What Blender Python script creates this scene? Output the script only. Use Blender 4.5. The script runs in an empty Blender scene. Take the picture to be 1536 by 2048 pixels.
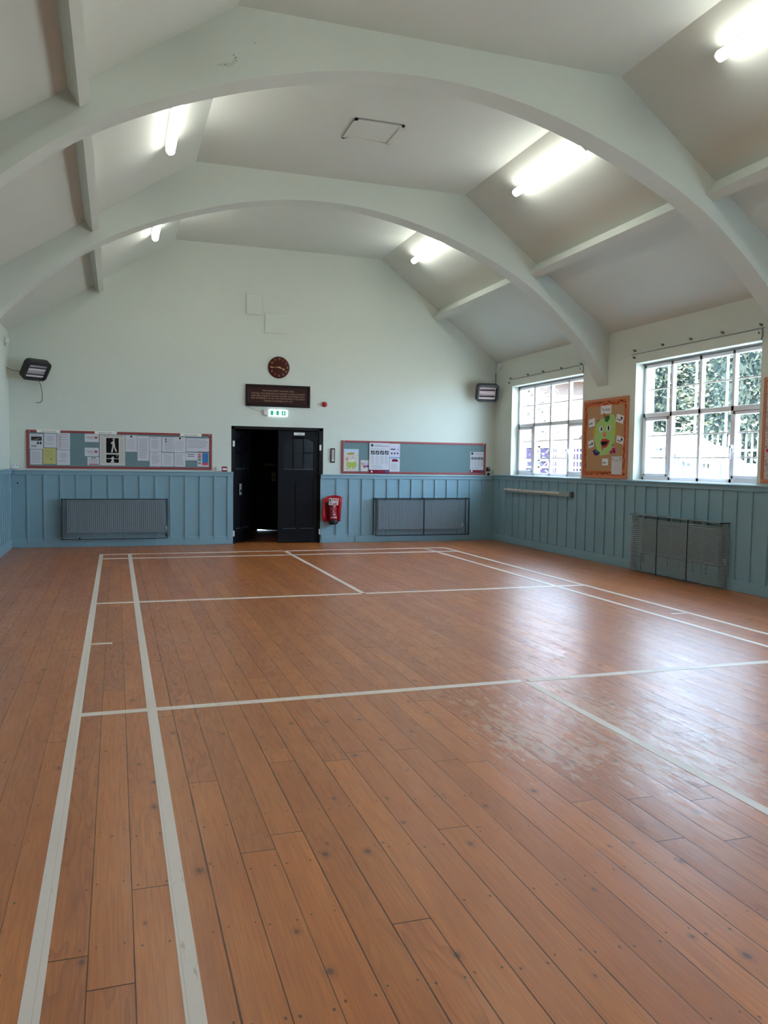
import bpy, bmesh, math, random
from mathutils import Vector, Matrix, Euler

R = math.radians
rng = random.Random(7)
scene = bpy.context.scene
COL = scene.collection

# ------------------------------------------------------------------ camera
cam_data = bpy.data.cameras.new('camera')
cam_data.sensor_fit = 'VERTICAL'
cam_data.sensor_height = 36.0
cam_data.lens = 1634.555 / 2048 * 36.0
cam_data.clip_end = 200
cam = bpy.data.objects.new('camera', cam_data)
COL.objects.link(cam)
cr, cu, cf = (0.95038, -0.31079, 0.01375), (0.00533, 0.06043, 0.99816), (0.31105, 0.94855, -0.05909)
cam.matrix_world = Matrix(((cr[0], cu[0], -cf[0], 0.24), (cr[1], cu[1], -cf[1], 0.0),
                           (cr[2], cu[2], -cf[2], 1.5632), (0, 0, 0, 1)))
scene.camera = cam

# ------------------------------------------------------------------ light and exposure
SKY_STRENGTH = 15.5
SUN_STRENGTH = 34.0
TUBE_STRENGTH = 11.5
world = bpy.data.worlds.new('world')
scene.world = world
world.use_nodes = True
wn = world.node_tree
bg = wn.nodes['Background']
bg.inputs['Color'].default_value = (0.51, 0.74, 1.0, 1)
bg.inputs['Strength'].default_value = SKY_STRENGTH
sun_data = bpy.data.lights.new('sun', 'SUN')
sun_data.energy = SUN_STRENGTH
sun_data.angle = R(0.6)
sun_data.color = (1.0, 0.95, 0.88)
sun = bpy.data.objects.new('sun', sun_data)
COL.objects.link(sun)
sun.rotation_euler = Vector((-0.52, -0.50, 0.69)).to_track_quat('Z', 'Y').to_euler()
sun.location = (-20, -20, 30)
scene.view_settings.view_transform = 'Standard'
scene.view_settings.look = 'None'
scene.view_settings.gamma = 1.0
scene.view_settings.use_curve_mapping = False
scene.view_settings.exposure = 0.46

# ------------------------------------------------------------------ helpers
def lin(c):
    c = c / 255.0
    return c / 12.92 if c <= 0.04045 else ((c + 0.055) / 1.055) ** 2.4

def S(r, g, b):
    return (lin(r), lin(g), lin(b), 1.0)

MATS = {}

def mat(name, col, rough=0.6, metal=0.0, spec=0.5, emit=0.0, noise=0.0, nscale=20.0, bump=0.0, bscale=60.0, ecol=None):
    if name in MATS:
        return MATS[name]
    m = bpy.data.materials.new(name)
    m.use_nodes = True
    nt = m.node_tree
    b = nt.nodes['Principled BSDF']
    b.inputs['Base Color'].default_value = col
    b.inputs['Roughness'].default_value = rough
    b.inputs['Metallic'].default_value = metal
    b.inputs['Specular IOR Level'].default_value = spec
    if emit:
        b.inputs['Emission Color'].default_value = ecol or col
        b.inputs['Emission Strength'].default_value = emit
    if noise or bump:
        tc = nt.nodes.new('ShaderNodeTexCoord')
    if noise:
        n = nt.nodes.new('ShaderNodeTexNoise')
        n.inputs['Scale'].default_value = nscale
        n.inputs['Detail'].default_value = 5
        nt.links.new(tc.outputs['Object'], n.inputs['Vector'])
        mx = nt.nodes.new('ShaderNodeMix')
        mx.data_type = 'RGBA'
        mx.inputs[6].default_value = tuple(max(0, c * (1 - noise)) for c in col[:3]) + (1,)
        mx.inputs[7].default_value = tuple(min(1, c * (1 + noise)) for c in col[:3]) + (1,)
        nt.links.new(n.outputs['Fac'], mx.inputs[0])
        nt.links.new(mx.outputs[2], b.inputs['Base Color'])
    if bump:
        n2 = nt.nodes.new('ShaderNodeTexNoise')
        n2.inputs['Scale'].default_value = bscale
        n2.inputs['Detail'].default_value = 4
        nt.links.new(tc.outputs['Object'], n2.inputs['Vector'])
        bp = nt.nodes.new('ShaderNodeBump')
        bp.inputs['Strength'].default_value = bump
        bp.inputs['Distance'].default_value = 0.01
        nt.links.new(n2.outputs['Fac'], bp.inputs['Height'])
        nt.links.new(bp.outputs['Normal'], b.inputs['Normal'])
    MATS[name] = m
    return m


class MB:
    """collects shapes (with a material per face) and links them as one mesh object"""
    def __init__(self):
        self.v, self.f, self.mi, self.ms, self.sm = [], [], [], [], []

    def _m(self, m):
        if m not in self.ms:
            self.ms.append(m)
        return self.ms.index(m)

    def raw(self, vs, fs, m, smooth=False, M=None):
        o = len(self.v)
        self.v += [tuple(M @ Vector(v)) if M is not None else tuple(v) for v in vs]
        k = self._m(m)
        for f in fs:
            self.f.append(tuple(i + o for i in f))
            self.mi.append(k)
            self.sm.append(smooth)
        return self

    def box(self, a, b, m, M=None):
        (x0, y0, z0), (x1, y1, z1) = a, b
        x0, x1 = min(x0, x1), max(x0, x1); y0, y1 = min(y0, y1), max(y0, y1); z0, z1 = min(z0, z1), max(z0, z1)
        vs = [(x0, y0, z0), (x1, y0, z0), (x1, y1, z0), (x0, y1, z0), (x0, y0, z1), (x1, y0, z1), (x1, y1, z1), (x0, y1, z1)]
        fs = [(3, 2, 1, 0), (4, 5, 6, 7), (0, 1, 5, 4), (1, 2, 6, 5), (2, 3, 7, 6), (3, 0, 4, 7)]
        return self.raw(vs, fs, m, False, M)

    def bbox(self, a, b, m, r=0.01, seg=2, M=None):
        """bevelled box"""
        bm = bmesh.new()
        c = [(a[i] + b[i]) / 2 for i in range(3)]
        s = [abs(b[i] - a[i]) for i in range(3)]
        bmesh.ops.create_cube(bm, size=1.0)
        for v in bm.verts:
            v.co = Vector((c[0] + v.co.x * s[0], c[1] + v.co.y * s[1], c[2] + v.co.z * s[2]))
        bmesh.ops.bevel(bm, geom=list(bm.edges), offset=min(r, min(s) * 0.45), segments=seg, affect='EDGES', profile=0.5)
        bm.verts.index_update()
        self.raw([v.co[:] for v in bm.verts], [[v.index for v in f.verts] for f in bm.faces], m, False, M)
        bm.free()
        return self

    def prism(self, pts, d0, d1, m, axis='y', M=None, smooth=False):
        """polygon given in the two other axes, extruded from d0 to d1 along axis"""
        n = len(pts)
        def P(p, d):
            if axis == 'y': return (p[0], d, p[1])
            if axis == 'x': return (d, p[0], p[1])
            return (p[0], p[1], d)
        vs = [P(p, d0) for p in pts] + [P(p, d1) for p in pts]
        fs = [tuple(range(n)), tuple(range(2 * n - 1, n - 1, -1))]
        fs += [(i, (i + 1) % n, n + (i + 1) % n, n + i) for i in range(n)]
        return self.raw(vs, fs, m, smooth, M)

    def poly(self, pts, y, m, M=None):
        """flat polygon in the x,z plane facing -y"""
        return self.raw([(p[0], y, p[1]) for p in pts], [tuple(range(len(pts)))], m, False, M)

    def quad(self, x0, z0, x1, z1, y, m, M=None):
        return self.poly([(x0, z0), (x1, z0), (x1, z1), (x0, z1)], y, m, M)

    def cyl(self, p0, p1, r, m, n=16, r1=None, cap=True, smooth=True, M=None):
        p0, p1 = Vector(p0), Vector(p1)
        r1 = r if r1 is None else r1
        d = (p1 - p0).normalized()
        a = d.orthogonal().normalized()
        b = d.cross(a)
        vs = []
        for i in range(n):
            t = 2 * math.pi * i / n
            vs.append(p0 + (a * math.cos(t) + b * math.sin(t)) * r)
        for i in range(n):
            t = 2 * math.pi * i / n
            vs.append(p1 + (a * math.cos(t) + b * math.sin(t)) * r1)
        self.raw(vs, [(i, (i + 1) % n, n + (i + 1) % n, n + i) for i in range(n)], m, smooth, M)
        if cap:
            self.raw(vs[:n], [tuple(range(n - 1, -1, -1))], m, False, M)
            self.raw(vs[n:], [tuple(range(n))], m, False, M)
        return self

    def tube(self, pts, r, m, n=8, M=None):
        for a, b in zip(pts[:-1], pts[1:]):
            self.cyl(a, b, r, m, n, M=M)
        return self

    def lathe(self, prof, m, n=24, M=None):
        """profile (r, z) turned about z"""
        vs, fs = [], []
        for r, z in prof:
            for i in range(n):
                t = 2 * math.pi * i / n
                vs.append((r * math.cos(t), r * math.sin(t), z))
        for k in range(len(prof) - 1):
            for i in range(n):
                j = (i + 1) % n
                fs.append((k * n + i, k * n + j, (k + 1) * n + j, (k + 1) * n + i))
        return self.raw(vs, fs, m, True, M)

    def disc(self, cx, cz, rx, rz, y, m, n=20, rot=0.0, M=None):
        pts = []
        for i in range(n):
            t = 2 * math.pi * i / n
            x, z = rx * math.cos(t), rz * math.sin(t)
            pts.append((cx + x * math.cos(rot) - z * math.sin(rot), cz + x * math.sin(rot) + z * math.cos(rot)))
        return self.poly(pts, y, m, M)

    def text(self, body, x, z, size, y, m, align='CENTER', width=None, M=None):
        """flat lettering in the x,z plane facing -y, centred on (x, z)"""
        cu_ = bpy.data.curves.new('lettering', 'FONT')
        cu_.body = body
        cu_.size = 1.0
        cu_.align_x = align
        cu_.align_y = 'CENTER'
        cu_.resolution_u = 2
        ob = bpy.data.objects.new('lettering', cu_)
        COL.objects.link(ob)
        bpy.context.view_layer.update()
        me = bpy.data.meshes.new_from_object(ob.evaluated_get(bpy.context.evaluated_depsgraph_get()))
        xs = [v.co.x for v in me.vertices] or [0, 1]
        k = size
        kx = size if width is None else width / max(1e-4, max(xs) - min(xs))
        vs = [(x + v.co.x * kx, y, z + v.co.y * k) for v in me.vertices]
        fs = [tuple(p.vertices) for p in me.polygons]
        bpy.data.objects.remove(ob)
        bpy.data.curves.remove(cu_)
        bpy.data.meshes.remove(me)
        return self.raw(vs, fs, m, False, M)

    def build(self, name, parent=None, loc=(0, 0, 0), rot=(0, 0, 0), fix=False):
        me = bpy.data.meshes.new(name)
        me.from_pydata(self.v, [], self.f)
        for m in self.ms:
            me.materials.append(m)
        me.polygons.foreach_set('material_index', self.mi)
        me.polygons.foreach_set('use_smooth', self.sm)
        if fix:
            bm = bmesh.new(); bm.from_mesh(me)
            bmesh.ops.recalc_face_normals(bm, faces=bm.faces)
            bm.to_mesh(me); bm.free()
        me.update()
        o = bpy.data.objects.new(name, me)
        COL.objects.link(o)
        o.location = loc
        o.rotation_euler = rot
        if parent is not None:
            o.parent = parent
        return o


def tag(o, label=None, cat=None, group=None, kind=None):
    if label: o['label'] = label
    if cat: o['category'] = cat
    if group: o['group'] = group
    if kind: o['kind'] = kind
    return o


def empty(name, loc=(0, 0, 0), rot=(0, 0, 0)):
    o = bpy.data.objects.new(name, None)
    o.empty_display_size = 0.1
    COL.objects.link(o)
    o.location = loc
    o.rotation_euler = rot
    return o


def copy_tree(o, parent=None):
    c = o.copy()
    COL.objects.link(c)
    if parent is not None:
        c.parent = parent
    for ch in list(o.children):
        copy_tree(ch, c)
    return c


# ------------------------------------------------------------------ room dimensions (metres)
XL, XR = -1.52, 7.75
YB, YF = 15.556, -5.0
ROOF = [(XL, 3.73), (1.28, 5.575), (5.20, 5.575), (XR, 3.68)]     # inner line of the roof, left eaves to right eaves
BAYS = [(3.60, 3.88), (7.50, 7.78), (11.46, 11.74)]               # front and rear face of each arch
RW = (0, 0, R(-90))                                               # things on the right wall face -x

def roof_z(x):
    for (xa, za), (xb, zb) in zip(ROOF[:-1], ROOF[1:]):
        if xa <= x <= xb:
            return za + (zb - za) * (x - xa) / (xb - xa)
    return ROOF[0][1] if x < XL else ROOF[-1][1]

# ------------------------------------------------------------------ materials
M_wall = mat('mint_wall_paint', S(210, 216, 205), 0.75, noise=0.03, nscale=2.0, bump=0.06, bscale=90)
M_ceil = mat('ceiling_paint', S(205, 210, 201), 0.8, noise=0.03, nscale=1.5, bump=0.05, bscale=70)
M_arch = mat('arch_paint', S(206, 213, 204), 0.75, noise=0.03, nscale=2.5, bump=0.06, bscale=60)
M_teal = mat('teal_gloss_paint', S(130, 164, 177), 0.42, noise=0.05, nscale=3, bump=0.03, bscale=40)
M_white = mat('white_paint', S(225, 226, 226), 0.4)
M_upvc = mat('white_window_frame', S(240, 240, 246), 0.35)
M_black = mat('black_metal', S(24, 24, 26), 0.5)
M_dark = mat('dark_wood', S(20, 13, 13), 0.5, spec=0.25, noise=0.25, nscale=12)
M_navy = mat('dark_navy_paint', S(10, 11, 17), 0.55, spec=0.18, noise=0.2, nscale=6)
M_metal = mat('worn_steel', S(120, 118, 112), 0.45, metal=0.6)
M_red = mat('noticeboard_red_frame', S(150, 62, 62), 0.5, noise=0.08, nscale=30)
M_felt = mat('blue_grey_felt', S(112, 136, 140), 0.95, spec=0.1, noise=0.06, nscale=150)
M_paper = mat('white_paper', S(206, 206, 212), 0.8, spec=0.2)
M_paperc = mat('cream_paper', S(205, 203, 194), 0.8, spec=0.2)
M_ink = mat('grey_print', S(150, 150, 156), 0.8, spec=0.1)
M_inkd = mat('dark_print', S(62, 62, 64), 0.8, spec=0.1)
M_inkk = mat('black_print', S(24, 24, 26), 0.8, spec=0.1)
M_inkr = mat('red_print', S(190, 70, 84), 0.8, spec=0.1)
M_maroon = mat('maroon_print', S(120, 32, 52), 0.7, spec=0.1)
M_yellow = mat('yellow_paper', S(190, 184, 118), 0.8, spec=0.2)
M_screw = mat('brass_screw', S(190, 180, 160), 0.4, metal=0.7)
M_brown = mat('dark_brown_plaque_wood', S(52, 30, 28), 0.5, spec=0.18, noise=0.18, nscale=9)
M_gold = mat('gold_paint', S(205, 165, 110), 0.4, metal=0.3)


class NT:
    """small helper for node maths"""
    def __init__(self, m):
        self.t = m.node_tree

    def n(self, kind, **kw):
        nd = self.t.nodes.new(kind)
        for k, v in kw.items():
            setattr(nd, k, v)
        return nd

    def set(self, sock, v):
        if hasattr(v, 'is_output') or isinstance(v, bpy.types.NodeSocket):
            self.t.links.new(v, sock)
        else:
            sock.default_value = v

    def m(self, op, a, b=0.0, c=0.0):
        nd = self.n('ShaderNodeMath', operation=op)
        self.set(nd.inputs[0], a); self.set(nd.inputs[1], b); self.set(nd.inputs[2], c)
        return nd.outputs[0]

    def step(self, x, lo, hi):
        nd = self.n('ShaderNodeMapRange', interpolation_type='SMOOTHSTEP')
        self.set(nd.inputs[0], x); self.set(nd.inputs[1], lo); self.set(nd.inputs[2], hi)
        nd.inputs[3].default_value = 0; nd.inputs[4].default_value = 1
        return nd.outputs[0]

    def ramp01(self, x, lo, hi, a, b):
        nd = self.n('ShaderNodeMapRange')
        self.set(nd.inputs[0], x); self.set(nd.inputs[1], lo); self.set(nd.inputs[2], hi)
        nd.inputs[3].default_value = a; nd.inputs[4].default_value = b
        return nd.outputs[0]

    def vec(self, x, y, z=0.0):
        nd = self.n('ShaderNodeCombineXYZ')
        self.set(nd.inputs[0], x); self.set(nd.inputs[1], y); self.set(nd.inputs[2], z)
        return nd.outputs[0]

    def noise(self, v, scale=1.0, detail=4.0, rough=0.5, dist=0.0):
        nd = self.n('ShaderNodeTexNoise')
        self.set(nd.inputs['Vector'], v)
        nd.inputs['Scale'].default_value = scale
        nd.inputs['Detail'].default_value = detail
        nd.inputs['Roughness'].default_value = rough
        nd.inputs['Distortion'].default_value = dist
        return nd.outputs['Fac']

    def white(self, v, dim='3D'):
        nd = self.n('ShaderNodeTexWhiteNoise', noise_dimensions=dim)
        self.set(nd.inputs['W' if dim == '1D' else 'Vector'], v)
        return nd.outputs['Value'], nd.outputs['Color']

    def mix(self, f, a, b, blend='MIX'):
        nd = self.n('ShaderNodeMix', data_type='RGBA', blend_type=blend)
        self.set(nd.inputs[0], f); self.set(nd.inputs[6], a); self.set(nd.inputs[7], b)
        return nd.outputs[2]


def floor_material():
    m = bpy.data.materials.new('varnished_pine_boards')
    m.use_nodes = True
    t = NT(m)
    bsdf = m.node_tree.nodes['Principled BSDF']
    tc = t.n('ShaderNodeTexCoord')
    sp = t.n('ShaderNodeSeparateXYZ')
    m.node_tree.links.new(tc.outputs['Object'], sp.inputs[0])
    x, y = sp.outputs[0], sp.outputs[1]
    W, L = 0.1395, 3.3
    u = t.m('DIVIDE', t.m('SUBTRACT', x, 0.147), W)
    i = t.m('FLOOR', u)
    fu = t.m('FRACT', u)
    r1, r1c = t.white(i, '1D')
    v = t.m('ADD', t.m('DIVIDE', y, L), t.m('MULTIPLY', r1, 7.3))
    j = t.m('FLOOR', v)
    fv = t.m('FRACT', v)
    r2, r2c = t.white(t.vec(i, j, 3.0))
    rs = t.n('ShaderNodeSeparateColor')
    m.node_tree.links.new(r2c, rs.inputs[0])
    ra, rb, rc = rs.outputs[0], rs.outputs[1], rs.outputs[2]
    du = t.m('MULTIPLY', t.m('MINIMUM', fu, t.m('SUBTRACT', 1.0, fu)), W)
    dv = t.m('MULTIPLY', t.m('MINIMUM', fv, t.m('SUBTRACT', 1.0, fv)), L)
    wob = t.noise(t.vec(t.m('MULTIPLY', i, 3.7), t.m('MULTIPLY', y, 3.0)), 1.0, 3)
    gapw = t.m('ADD', 0.0013, t.m('MULTIPLY', t.m('MULTIPLY', r1, wob), 0.0046))
    seam = t.m('SUBTRACT', 1.0, t.step(du, t.m('MULTIPLY', gapw, 0.55), t.m('MULTIPLY', gapw, 1.35)))
    joint = t.m('SUBTRACT', 1.0, t.step(dv, 0.0014, 0.0034))
    gap = t.m('MAXIMUM', t.m('MULTIPLY', seam, t.m('ADD', 0.5, t.m('MULTIPLY', wob, 0.6))), joint)
    # grain
    ox = t.m('MULTIPLY', ra, 37.0)
    oy = t.m('MULTIPLY', rb, 53.0)
    gx = t.m('ADD', t.m('MULTIPLY', x, 26.0), ox)
    gy = t.m('ADD', t.m('MULTIPLY', y, 1.5), oy)
    warp = t.noise(t.vec(t.m('MULTIPLY', gx, 0.35), gy), 1.0, 2)
    ring = t.m('FRACT', t.m('ADD', t.m('MULTIPLY', gx, 0.55), t.m('MULTIPLY', warp, 7.0)))
    ringd = t.m('MULTIPLY', t.step(ring, 0.35, 1.0), t.step(rc, 0.25, 0.9))
    fine = t.noise(t.vec(t.m('MULTIPLY', gx, 5.0), t.m('MULTIPLY', gy, 2.2)), 1.0, 4, 0.6)
    broad = t.noise(t.vec(t.m('MULTIPLY', x, 5.0), t.m('MULTIPLY', y, 0.9), ox), 1.0, 4, 0.55)
    c1 = t.mix(t.ramp01(broad, 0.3, 0.7, 0, 1), S(188, 110, 54), S(212, 134, 66))
    c2 = t.mix(t.m('MULTIPLY', ringd, 0.52), c1, S(142, 74, 34))
    c3 = t.mix(t.ramp01(fine, 0.35, 0.7, 0.0, 0.55), c2, S(148, 82, 42))
    tint = t.mix(ra, S(255, 244, 234), S(236, 226, 220))
    c4 = t.mix(0.85, c3, tint, 'MULTIPLY')
    c4 = t.mix(t.m('MULTIPLY', t.step(rb, 0.6, 1.0), 0.16), c4, S(156, 80, 50))
    # knots
    vo = t.n('ShaderNodeTexVoronoi', feature='F1', voronoi_dimensions='2D')
    m.node_tree.links.new(t.vec(t.m('MULTIPLY', x, 4.6), t.m('MULTIPLY', y, 2.9)), vo.inputs['Vector'])
    vo.inputs['Scale'].default_value = 1.0
    vs = t.n('ShaderNodeSeparateColor')
    m.node_tree.links.new(vo.outputs['Color'], vs.inputs[0])
    ksz = t.m('ADD', 0.02, t.m('MULTIPLY', vs.outputs[1], 0.05))
    kd = vo.outputs['Distance']
    has = t.m('GREATER_THAN', vs.outputs[0], 0.45)
    knot = t.m('MULTIPLY', has, t.m('SUBTRACT', 1.0, t.step(kd, t.m('MULTIPLY', ksz, 0.6), ksz)))
    krim = t.m('MULTIPLY', has, t.m('SUBTRACT', 1.0, t.step(kd, ksz, t.m('MULTIPLY', ksz, 2.6))))
    c4 = t.mix(t.m('MULTIPLY', krim, 0.35), c4, S(120, 60, 34))
    c4 = t.mix(t.m('MULTIPLY', knot, 0.8), c4, S(84, 50, 40))
    # nails in joist rows, two to a board
    NP = 0.43
    yy = t.m('ADD', t.m('DIVIDE', y, NP), 0.31)
    k = t.m('FLOOR', yy)
    w3, w3c = t.white(t.vec(i, k, 9.0))
    ws = t.n('ShaderNodeSeparateColor')
    m.node_tree.links.new(w3c, ws.inputs[0])
    ny = t.m('ADD', t.m('MULTIPLY', t.m('SUBTRACT', t.m('FRACT', yy), 0.5), NP), t.m('MULTIPLY', t.m('SUBTRACT', ws.outputs[0], 0.5), 0.11))
    px = t.m('MULTIPLY', fu, W)
    n1 = t.m('ABSOLUTE', t.m('SUBTRACT', px, t.m('ADD', 0.016, t.m('MULTIPLY', ws.outputs[1], 0.014))))
    n2 = t.m('ABSOLUTE', t.m('SUBTRACT', px, t.m('ADD', 0.110, t.m('MULTIPLY', ws.outputs[2], 0.014))))
    nx = t.m('MINIMUM', n1, n2)
    nd = t.m('SQRT', t.m('ADD', t.m('MULTIPLY', nx, nx), t.m('MULTIPLY', t.m('MULTIPLY', ny, ny), 0.35)))
    nsz = t.ramp01(w3, 0.0, 1.0, 0.0024, 0.0046)
    nail = t.m('MULTIPLY', t.m('GREATER_THAN', w3, 0.22), t.m('SUBTRACT', 1.0, t.step(nd, t.m('MULTIPLY', nsz, 0.7), t.m('MULTIPLY', nsz, 1.4))))
    c5 = t.mix(t.m('MULTIPLY', nail, 0.85), c4, S(46, 30, 28))
    # worn varnish: flaked patches in the middle of the hall
    ex = t.m('DIVIDE', t.m('SUBTRACT', x, 3.05), 1.35)
    ey = t.m('DIVIDE', t.m('SUBTRACT', y, 4.15), 1.75)
    er = t.m('SQRT', t.m('ADD', t.m('MULTIPLY', ex, ex), t.m('MULTIPLY', ey, ey)))
    reg = t.m('SUBTRACT', 1.0, t.step(er, 0.3, 1.3))
    fl = t.noise(t.vec(t.m('MULTIPLY', x, 24.0), t.m('MULTIPLY', y, 7.5)), 1.0, 7, 0.66, 0.5)
    patch = t.noise(t.vec(t.m('MULTIPLY', x, 1.5), t.m('MULTIPLY', y, 0.8)), 1.0, 3)
    thr = t.m('SUBTRACT', 0.86, t.m('MULTIPLY', reg, t.m('ADD', 0.10, t.m('MULTIPLY', patch, 0.52))))
    worn = t.step(t.m('SUBTRACT', fl, thr), -0.012, 0.02)
    c6 = t.mix(t.m('MULTIPLY', worn, 0.42), c5, S(206, 178, 152))
    c7 = t.mix(t.m('MULTIPLY', gap, 0.97), c6, S(24, 15, 13))
    m.node_tree.links.new(c7, bsdf.inputs['Base Color'])
    rn = t.noise(t.vec(t.m('MULTIPLY', x, 6.0), t.m('MULTIPLY', y, 1.6)), 1.0, 5, 0.6)
    scr = t.noise(t.vec(t.m('MULTIPLY', x, 46.0), t.m('MULTIPLY', y, 6.0)), 1.0, 5, 0.65)
    rough = t.m('ADD', t.m('ADD', t.ramp01(rn, 0.3, 0.7, 0.285, 0.36), t.m('MULTIPLY', t.step(scr, 0.5, 0.62), 0.09)), t.m('MULTIPLY', worn, 0.02))
    m.node_tree.links.new(rough, bsdf.inputs['Roughness'])
    spec = t.m('MULTIPLY', t.m('SUBTRACT', 1.0, t.m('MULTIPLY', worn, -0.15)), t.m('SUBTRACT', 1.0, t.m('MULTIPLY', gap, 0.5)))
    m.node_tree.links.new(spec, bsdf.inputs['Specular IOR Level'])
    cup = t.m('MULTIPLY', t.m('MULTIPLY', fu, t.m('SUBTRACT', 1.0, fu)), 0.0020)
    tilt = t.m('MULTIPLY', t.m('MULTIPLY', t.m('SUBTRACT', ra, 0.5), t.m('SUBTRACT', fu, 0.5)), 0.0030)
    h = t.m('ADD', t.m('ADD', cup, tilt), t.m('SUBTRACT', t.m('MULTIPLY', fine, 0.00003), t.m('MULTIPLY', gap, 0.0004)))
    und = t.noise(t.vec(t.m('MULTIPLY', x, 9.0), t.m('MULTIPLY', y, 2.2)), 1.0, 3)
    h = t.m('ADD', h, t.m('MULTIPLY', und, 0.0016))
    bp = t.n('ShaderNodeBump')
    bp.inputs['Strength'].default_value = 0.7
    bp.inputs['Distance'].default_value = 1.0
    m.node_tree.links.new(h, bp.inputs['Height'])
    m.node_tree.links.new(bp.outputs['Normal'], bsdf.inputs['Normal'])
    return m


def line_material():
    m = bpy.data.materials.new('worn_white_line_paint')
    m.use_nodes = True
    t = NT(m)
    bsdf = m.node_tree.nodes['Principled BSDF']
    tc = t.n('ShaderNodeTexCoord')
    sp = t.n('ShaderNodeSeparateXYZ')
    m.node_tree.links.new(tc.outputs['Object'], sp.inputs[0])
    x, y = sp.outputs[0], sp.outputs[1]
    a = t.noise(t.vec(t.m('MULTIPLY', x, 40.0), t.m('MULTIPLY', y, 7.0)), 1.0, 6, 0.65)
    b = t.noise(t.vec(t.m('MULTIPLY', x, 3.0), t.m('MULTIPLY', y, 1.2)), 1.0, 3)
    wear = t.m('MULTIPLY', t.step(t.m('ADD', a, t.m('MULTIPLY', b, 0.35)), 0.80, 0.92), 0.55)
    u = t.m('DIVIDE', t.m('SUBTRACT', x, 0.147), 0.1395)
    fu = t.m('FRACT', u)
    du = t.m('MINIMUM', fu, t.m('SUBTRACT', 1.0, fu))
    seam = t.m('MULTIPLY', t.m('SUBTRACT', 1.0, t.step(du, 0.004, 0.014)), 0.3)
    c = t.mix(t.m('MAXIMUM', wear, seam), t.mix(b, S(222, 206, 194), S(232, 218, 206)), S(160, 122, 98))
    m.node_tree.links.new(c, bsdf.inputs['Base Color'])
    bsdf.inputs['Roughness'].default_value = 0.45
    return m


M_floor = floor_material()
M_line = line_material()

# ------------------------------------------------------------------ floor and court lines
fb = MB()
fb.box((XL - 0.3, YF - 0.3, -0.12), (XR + 0.3, YB + 0.3, 0.0), M_floor)
floor = tag(fb.build('floor'), kind='structure')

LT = 0.0015
def court_line(x0, y0, x1, y1):
    b = MB()
    b.box((x0, y0, -0.001), (x1, y1, LT), M_line)
    o = b.build('court_line', floor)
    return o

YBK, YLS, YSS, YNET, YSN = 14.20, 13.573, 9.346, 7.28, 5.25
hw = 0.029
for xc in (0.0, 0.445, 5.688, 6.10):
    court_line(xc - hw, -3.0, xc + hw, YBK + 0.04)
court_line(3.06 - hw, -3.0, 3.06 + hw, YSN - 0.036)
court_line(3.06 - hw, YSS + 0.04, 3.06 + hw, YBK - 0.05)
for yc, th in ((YBK, 0.05), (YLS, 0.05), (YSS, 0.042), (YSN, 0.036)):
    xs = [0.0 + hw, 0.445 - hw, 0.445 + hw, 3.06 - hw, 3.06 + hw, 5.688 - hw, 5.688 + hw, 6.10 - hw]
    for a, b_ in zip(xs[0::2], xs[1::2]):
        court_line(a, yc - th, b_, yc + th)
court_line(0.03, YNET - 0.025, 0.20, YNET + 0.025)
court_line(5.88, YNET - 0.025, 6.07, YNET + 0.025)

# ------------------------------------------------------------------ walls
DX0, DX1, DZ = 2.30, 4.075, 2.235           # door opening in the back wall
WT = 0.34
wb = MB()
wb.box((XL - WT, YB, -0.1), (DX0, YB + WT, DZ), M_wall)
wb.box((DX1, YB, -0.1), (XR + WT, YB + WT, DZ), M_wall)
wb.prism([(XL - WT, DZ), (XR + WT, DZ), (XR + WT, 3.68), (5.20, 5.62), (1.28, 5.62), (XL - WT, 3.73)], YB, YB + WT, M_wall)
tag(wb.build('wall_back', fix=True), kind='structure')
wl = MB()
wl.box((XL - WT, YF - 0.3, -0.1), (XL, YB, 3.74), M_wall)
tag(wl.build('wall_left'), kind='structure')
WZ0, WZ1 = 1.37, 3.13
WINS = [(12.19, 14.80), (8.16, 10.71), (4.15, 6.72), (0.20, 2.80)]
wr = MB()
wr.box((XR, YF - 0.3, -0.1), (XR + WT, YB, WZ0), M_wall)
wr.box((XR, YF - 0.3, WZ1), (XR + WT, YB, 3.70), M_wall)
ys = [YB] + [e for a, b_ in WINS for e in (b_, a)] + [YF - 0.3]
for a, b_ in zip(ys[0::2], ys[1::2]):
    wr.box((XR, b_, WZ0), (XR + WT, a, WZ1), M_wall)
tag(wr.build('wall_right'), kind='structure')
wf = MB()
wf.prism([(XL - WT, -0.1), (XR + WT, -0.1), (XR + WT, 3.68), (5.20, 5.62), (1.28, 5.62), (XL - WT, 3.73)], YF - 0.3, YF, M_wall)
tag(wf.build('wall_front', fix=True), kind='structure')

# roof shell: two slopes and a flat middle
cb = MB()
outer = [(XL - WT - 0.25, 3.55), (1.22, 5.80), (5.26, 5.80), (XR + WT + 0.25, 3.48)]
inner = [(XL - WT - 0.25, 3.73 - 0.59 * 0.659), (1.28, 5.575), (5.20, 5.575), (XR + WT + 0.25, 3.68 - 0.59 * 0.743)]
outer[0] = (inner[0][0], inner[0][1] + 0.22); outer[3] = (inner[3][0], inner[3][1] + 0.22)
cb.prism(inner + outer[::-1], YF - 0.3, YB + WT, M_ceil)
ceiling = tag(cb.build('ceiling', fix=True), kind='structure')
hb = MB()                                    # loft hatch in the flat ceiling
hx0, hx1, hy0, hy1, hz = 2.905, 3.515, 9.39, 9.99, 5.575
for a, b_ in (((hx0, hy0), (hx1, hy0 + 0.035)), ((hx0, hy1 - 0.035), (hx1, hy1)), ((hx0, hy0), (hx0 + 0.035, hy1)), ((hx1 - 0.035, hy0), (hx1, hy1))):
    hb.box((a[0], a[1], hz - 0.022), (b_[0], b_[1], hz + 0.01), M_ceil)
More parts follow.
